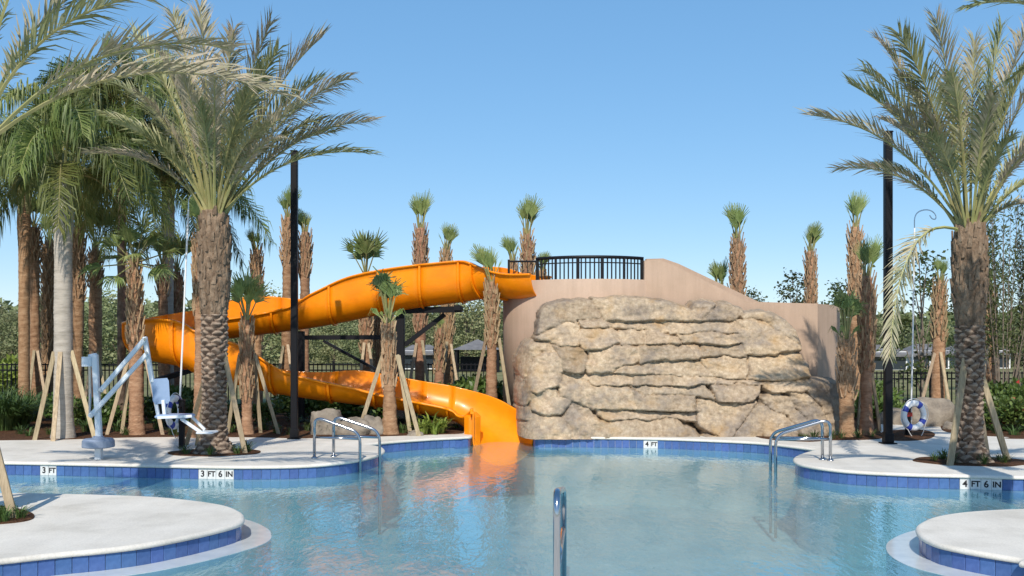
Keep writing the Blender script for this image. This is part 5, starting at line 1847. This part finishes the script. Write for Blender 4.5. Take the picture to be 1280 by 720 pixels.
for k in range(46):
    px = -40 + k * 1360 / 45 + rt.uniform(-12, 12)
    Y = rt.uniform(74, 96)
    top = rt.uniform(372, 402)
    if px < 330: top = rt.uniform(366, 400)
    if 620 < px < 1060: continue
    if px > 1060: top = rt.uniform(396, 414)
    h = Z_at(top, Y)
    s_ = h / 6.2
    put_tree('woodland_tree', rt.choice(FAR), X_at(px, Y), Y, s_ * rt.uniform(1.0, 1.25), lab, 'trees of the wood line', sz=s_)
# the wood behind them reads as one mass
vs, fs = [], []
for k in range(26000):
    px = rt.uniform(-160, 1440)
    Y = rt.uniform(98, 128)
    top = 396 + 9 * noise.noise((px * .02, 0, 0)) + 5 * noise.noise((px * .09, 3, 0)) - (14 if px < 330 else 0)
    zt = Z_at(top, 110)
    p = Vector((X_at(px, Y), Y, zt * rt.random() ** .8))
    dd = Vector((rt.uniform(-1, 1), rt.uniform(-1, 1), rt.uniform(-1, 1))).normalized()
    sd = dd.cross(Vector((rt.uniform(-1, 1), rt.uniform(-1, 1), rt.uniform(-1, 1)))).normalized()
    L = rt.uniform(.5, 1.3)
    q = len(vs)
    vs += [p, p + dd * L * .5 + sd * L * .33, p + dd * L, p + dd * L * .5 - sd * L * .33]
    fs.append([q, q + 1, q + 2, q + 3])
o = mobj('distant_wood', [tuple(v) for v in vs], fs, MT['far_leaf'])
tag(o, 'distant green wood closing off the lawn behind the pool', 'wood', kind='stuff')
put_tree('young_tree', TALL[0], X_at(992, 36), 36, Z_at(340, 36) / 6.0, 'young leafy tree whose crown shows above the flat stucco wall', None)
put_tree('young_tree', TALL[1], X_at(1151, 31), 31, Z_at(312, 31) / 6.0, 'slender young tree with sparse small leaves beyond the right fence', None)
put_tree('young_tree', TALL[0], X_at(943, 42), 42, Z_at(362, 42) / 6.0, 'small far tree of which a sprig shows over the stair wall', None)
put_tree('young_tree', TALL[1], X_at(1052, 34), 34, Z_at(352, 34) / 6.0, 'sparse young tree behind the palm clump at the rock wall', None)
put_tree('young_tree', TALL[0], X_at(1206, 38), 38, Z_at(378, 38) / 6.0, 'small leafy tree beyond the fence near the right date palm', None)
# wispy multi-stem tree at the right edge
def wispy(px, Y, ytop, label):
    rnd = random.Random(int(px))
    x = X_at(px, Y)
    h = Z_at(ytop, Y)
    t = thing('wispy_tree', (x, Y, 0), label, 'tree', None)
    mb = MB()
    vs, fs = [], []
    for k in range(20):
        a = rnd.uniform(0, 6.28)
        r_ = rnd.uniform(.25, 1.1)
        hh = h * rnd.uniform(.62, 1.0)
        q1 = Vector((x + math.cos(a) * .08, Y + math.sin(a) * .08, 0))
        q2 = Vector((x + math.cos(a) * r_ * .5, Y + math.sin(a) * r_ * .5, hh * .5))
        q3 = Vector((x + math.cos(a) * r_ * .85, Y + math.sin(a) * r_ * .85, hh))
        mb.tube([q1, q2, q3], [.014, .009, .003], 5)
        for j in range(170):
            f_ = rnd.uniform(.3, 1.0)
            p = q2.lerp(q3, (f_ - .5) * 2) if f_ > .5 else q1.lerp(q2, f_ * 2)
            dd = Vector((rnd.uniform(-1, 1), rnd.uniform(-1, 1), rnd.uniform(0, 1.6))).normalized()
            sd = dd.cross(Vector((rnd.uniform(-1, 1), rnd.uniform(-1, 1), .3))).normalized()
            L = rnd.uniform(.06, .16)
            q = len(vs)
            p = p + dd * rnd.uniform(0, .12)
            vs += [p, p + dd * L * .5 + sd * L * .13, p + dd * L, p + dd * L * .5 - sd * L * .13]
            fs.append([q, q + 1, q + 2, q + 3])
    mb.build('trunk', MT['twig'], t)
    mobj('crown', [tuple(v) for v in vs], fs, MT['tree_leaf'], t)
wispy(1254, 22.6, 196, 'wispy tree of thin upright stems behind the red flowered bushes')
wispy(1286, 23.4, 230, 'wispy tree of thin stems at the edge beside the other wispy tree')

# ------------------------------------------------------------------ far houses
def house(px0, px1, Y, ye, yr_, label, hip=.25, wins=3):
    x0, x1 = X_at(px0, Y), X_at(px1, Y)
    ze, zr = Z_at(ye, Y), Z_at(yr_, Y)
    D = (x1 - x0) * .8
    t = thing('house', ((x0 + x1) / 2, Y, -.03), label, 'house', 'houses beyond the lawn')
    MB().box(((x0 + x1) / 2, Y + D / 2, ze / 2 - .02), (x1 - x0, D, ze + .02)).build('wall', MT['housewall'], t)
    e = .4
    a = [(x0 - e, Y - e, ze), (x1 + e, Y - e, ze), (x1 + e, Y + D + e, ze), (x0 - e, Y + D + e, ze)]
    i = (x1 - x0) * hip
    rdg = [(x0 + i, Y + D / 2, zr), (x1 - i, Y + D / 2, zr)]
    MB().add(a + [(p[0], p[1], ze - .15) for p in a] + rdg, [[0, 1, 9, 8], [1, 2, 9], [2, 3, 8, 9], [3, 0, 8], [4, 7, 6, 5], [0, 4, 5, 1], [1, 5, 6, 2], [2, 6, 7, 3], [3, 7, 4, 0]]).build('roof', MT['roof'], t)
    for k in range(wins):
        xc = x0 + (x1 - x0) * (k + .5) / wins
        w = MB().box((xc, Y - .01, ze * .55), (1.3, .08, 1.3)).build('window', MT['white'], t)
        MB().box((xc, Y - .055, ze * .55), (1.1, .03, 1.1)).build('pane', MT['glass'], w)
house(1084, 1134, 66, 443, 431, 'white house with grey roof seen past the right black pole', wins=2)
house(1140, 1186, 69, 441.5, 430, 'white house with grey roof seen behind the life ring', wins=2)
house(1196, 1262, 70, 441, 429, 'white house with grey roof behind the right date palm', wins=3)
house(502, 548, 68, 441, 431, 'far house with grey roof seen under the slide', wins=2)
def pavilion(px, Y, label):
    x = X_at(px, Y)
    t = thing('pavilion', (x, Y, 0), label, 'pavilion', None)
    w = 1.5
    ze, zr = Z_at(437, Y), Z_at(424, Y)
    for sx in (-1, 1):
        for sy in (-1, 1):
            MB().bar((x + sx * w * .85, Y + sy * w * .85, -.05), (x + sx * w * .85, Y + sy * w * .85, ze), .16).build('post', MT['black'], t)
    a = [(x - w, Y - w, ze), (x + w, Y - w, ze), (x + w, Y + w, ze), (x - w, Y + w, ze)]
    MB().add(a + [(x, Y, zr)], [[0, 1, 4], [1, 2, 4], [2, 3, 4], [3, 0, 4], [3, 2, 1, 0]]).build('roof', MT['roof'], t)
    MB().box((x, Y + .6, .45), (2.2, .6, .9)).build('counter', MT['black'], t)
pavilion(597, 62, 'small dark pavilion on the lawn seen between the slide and tower')
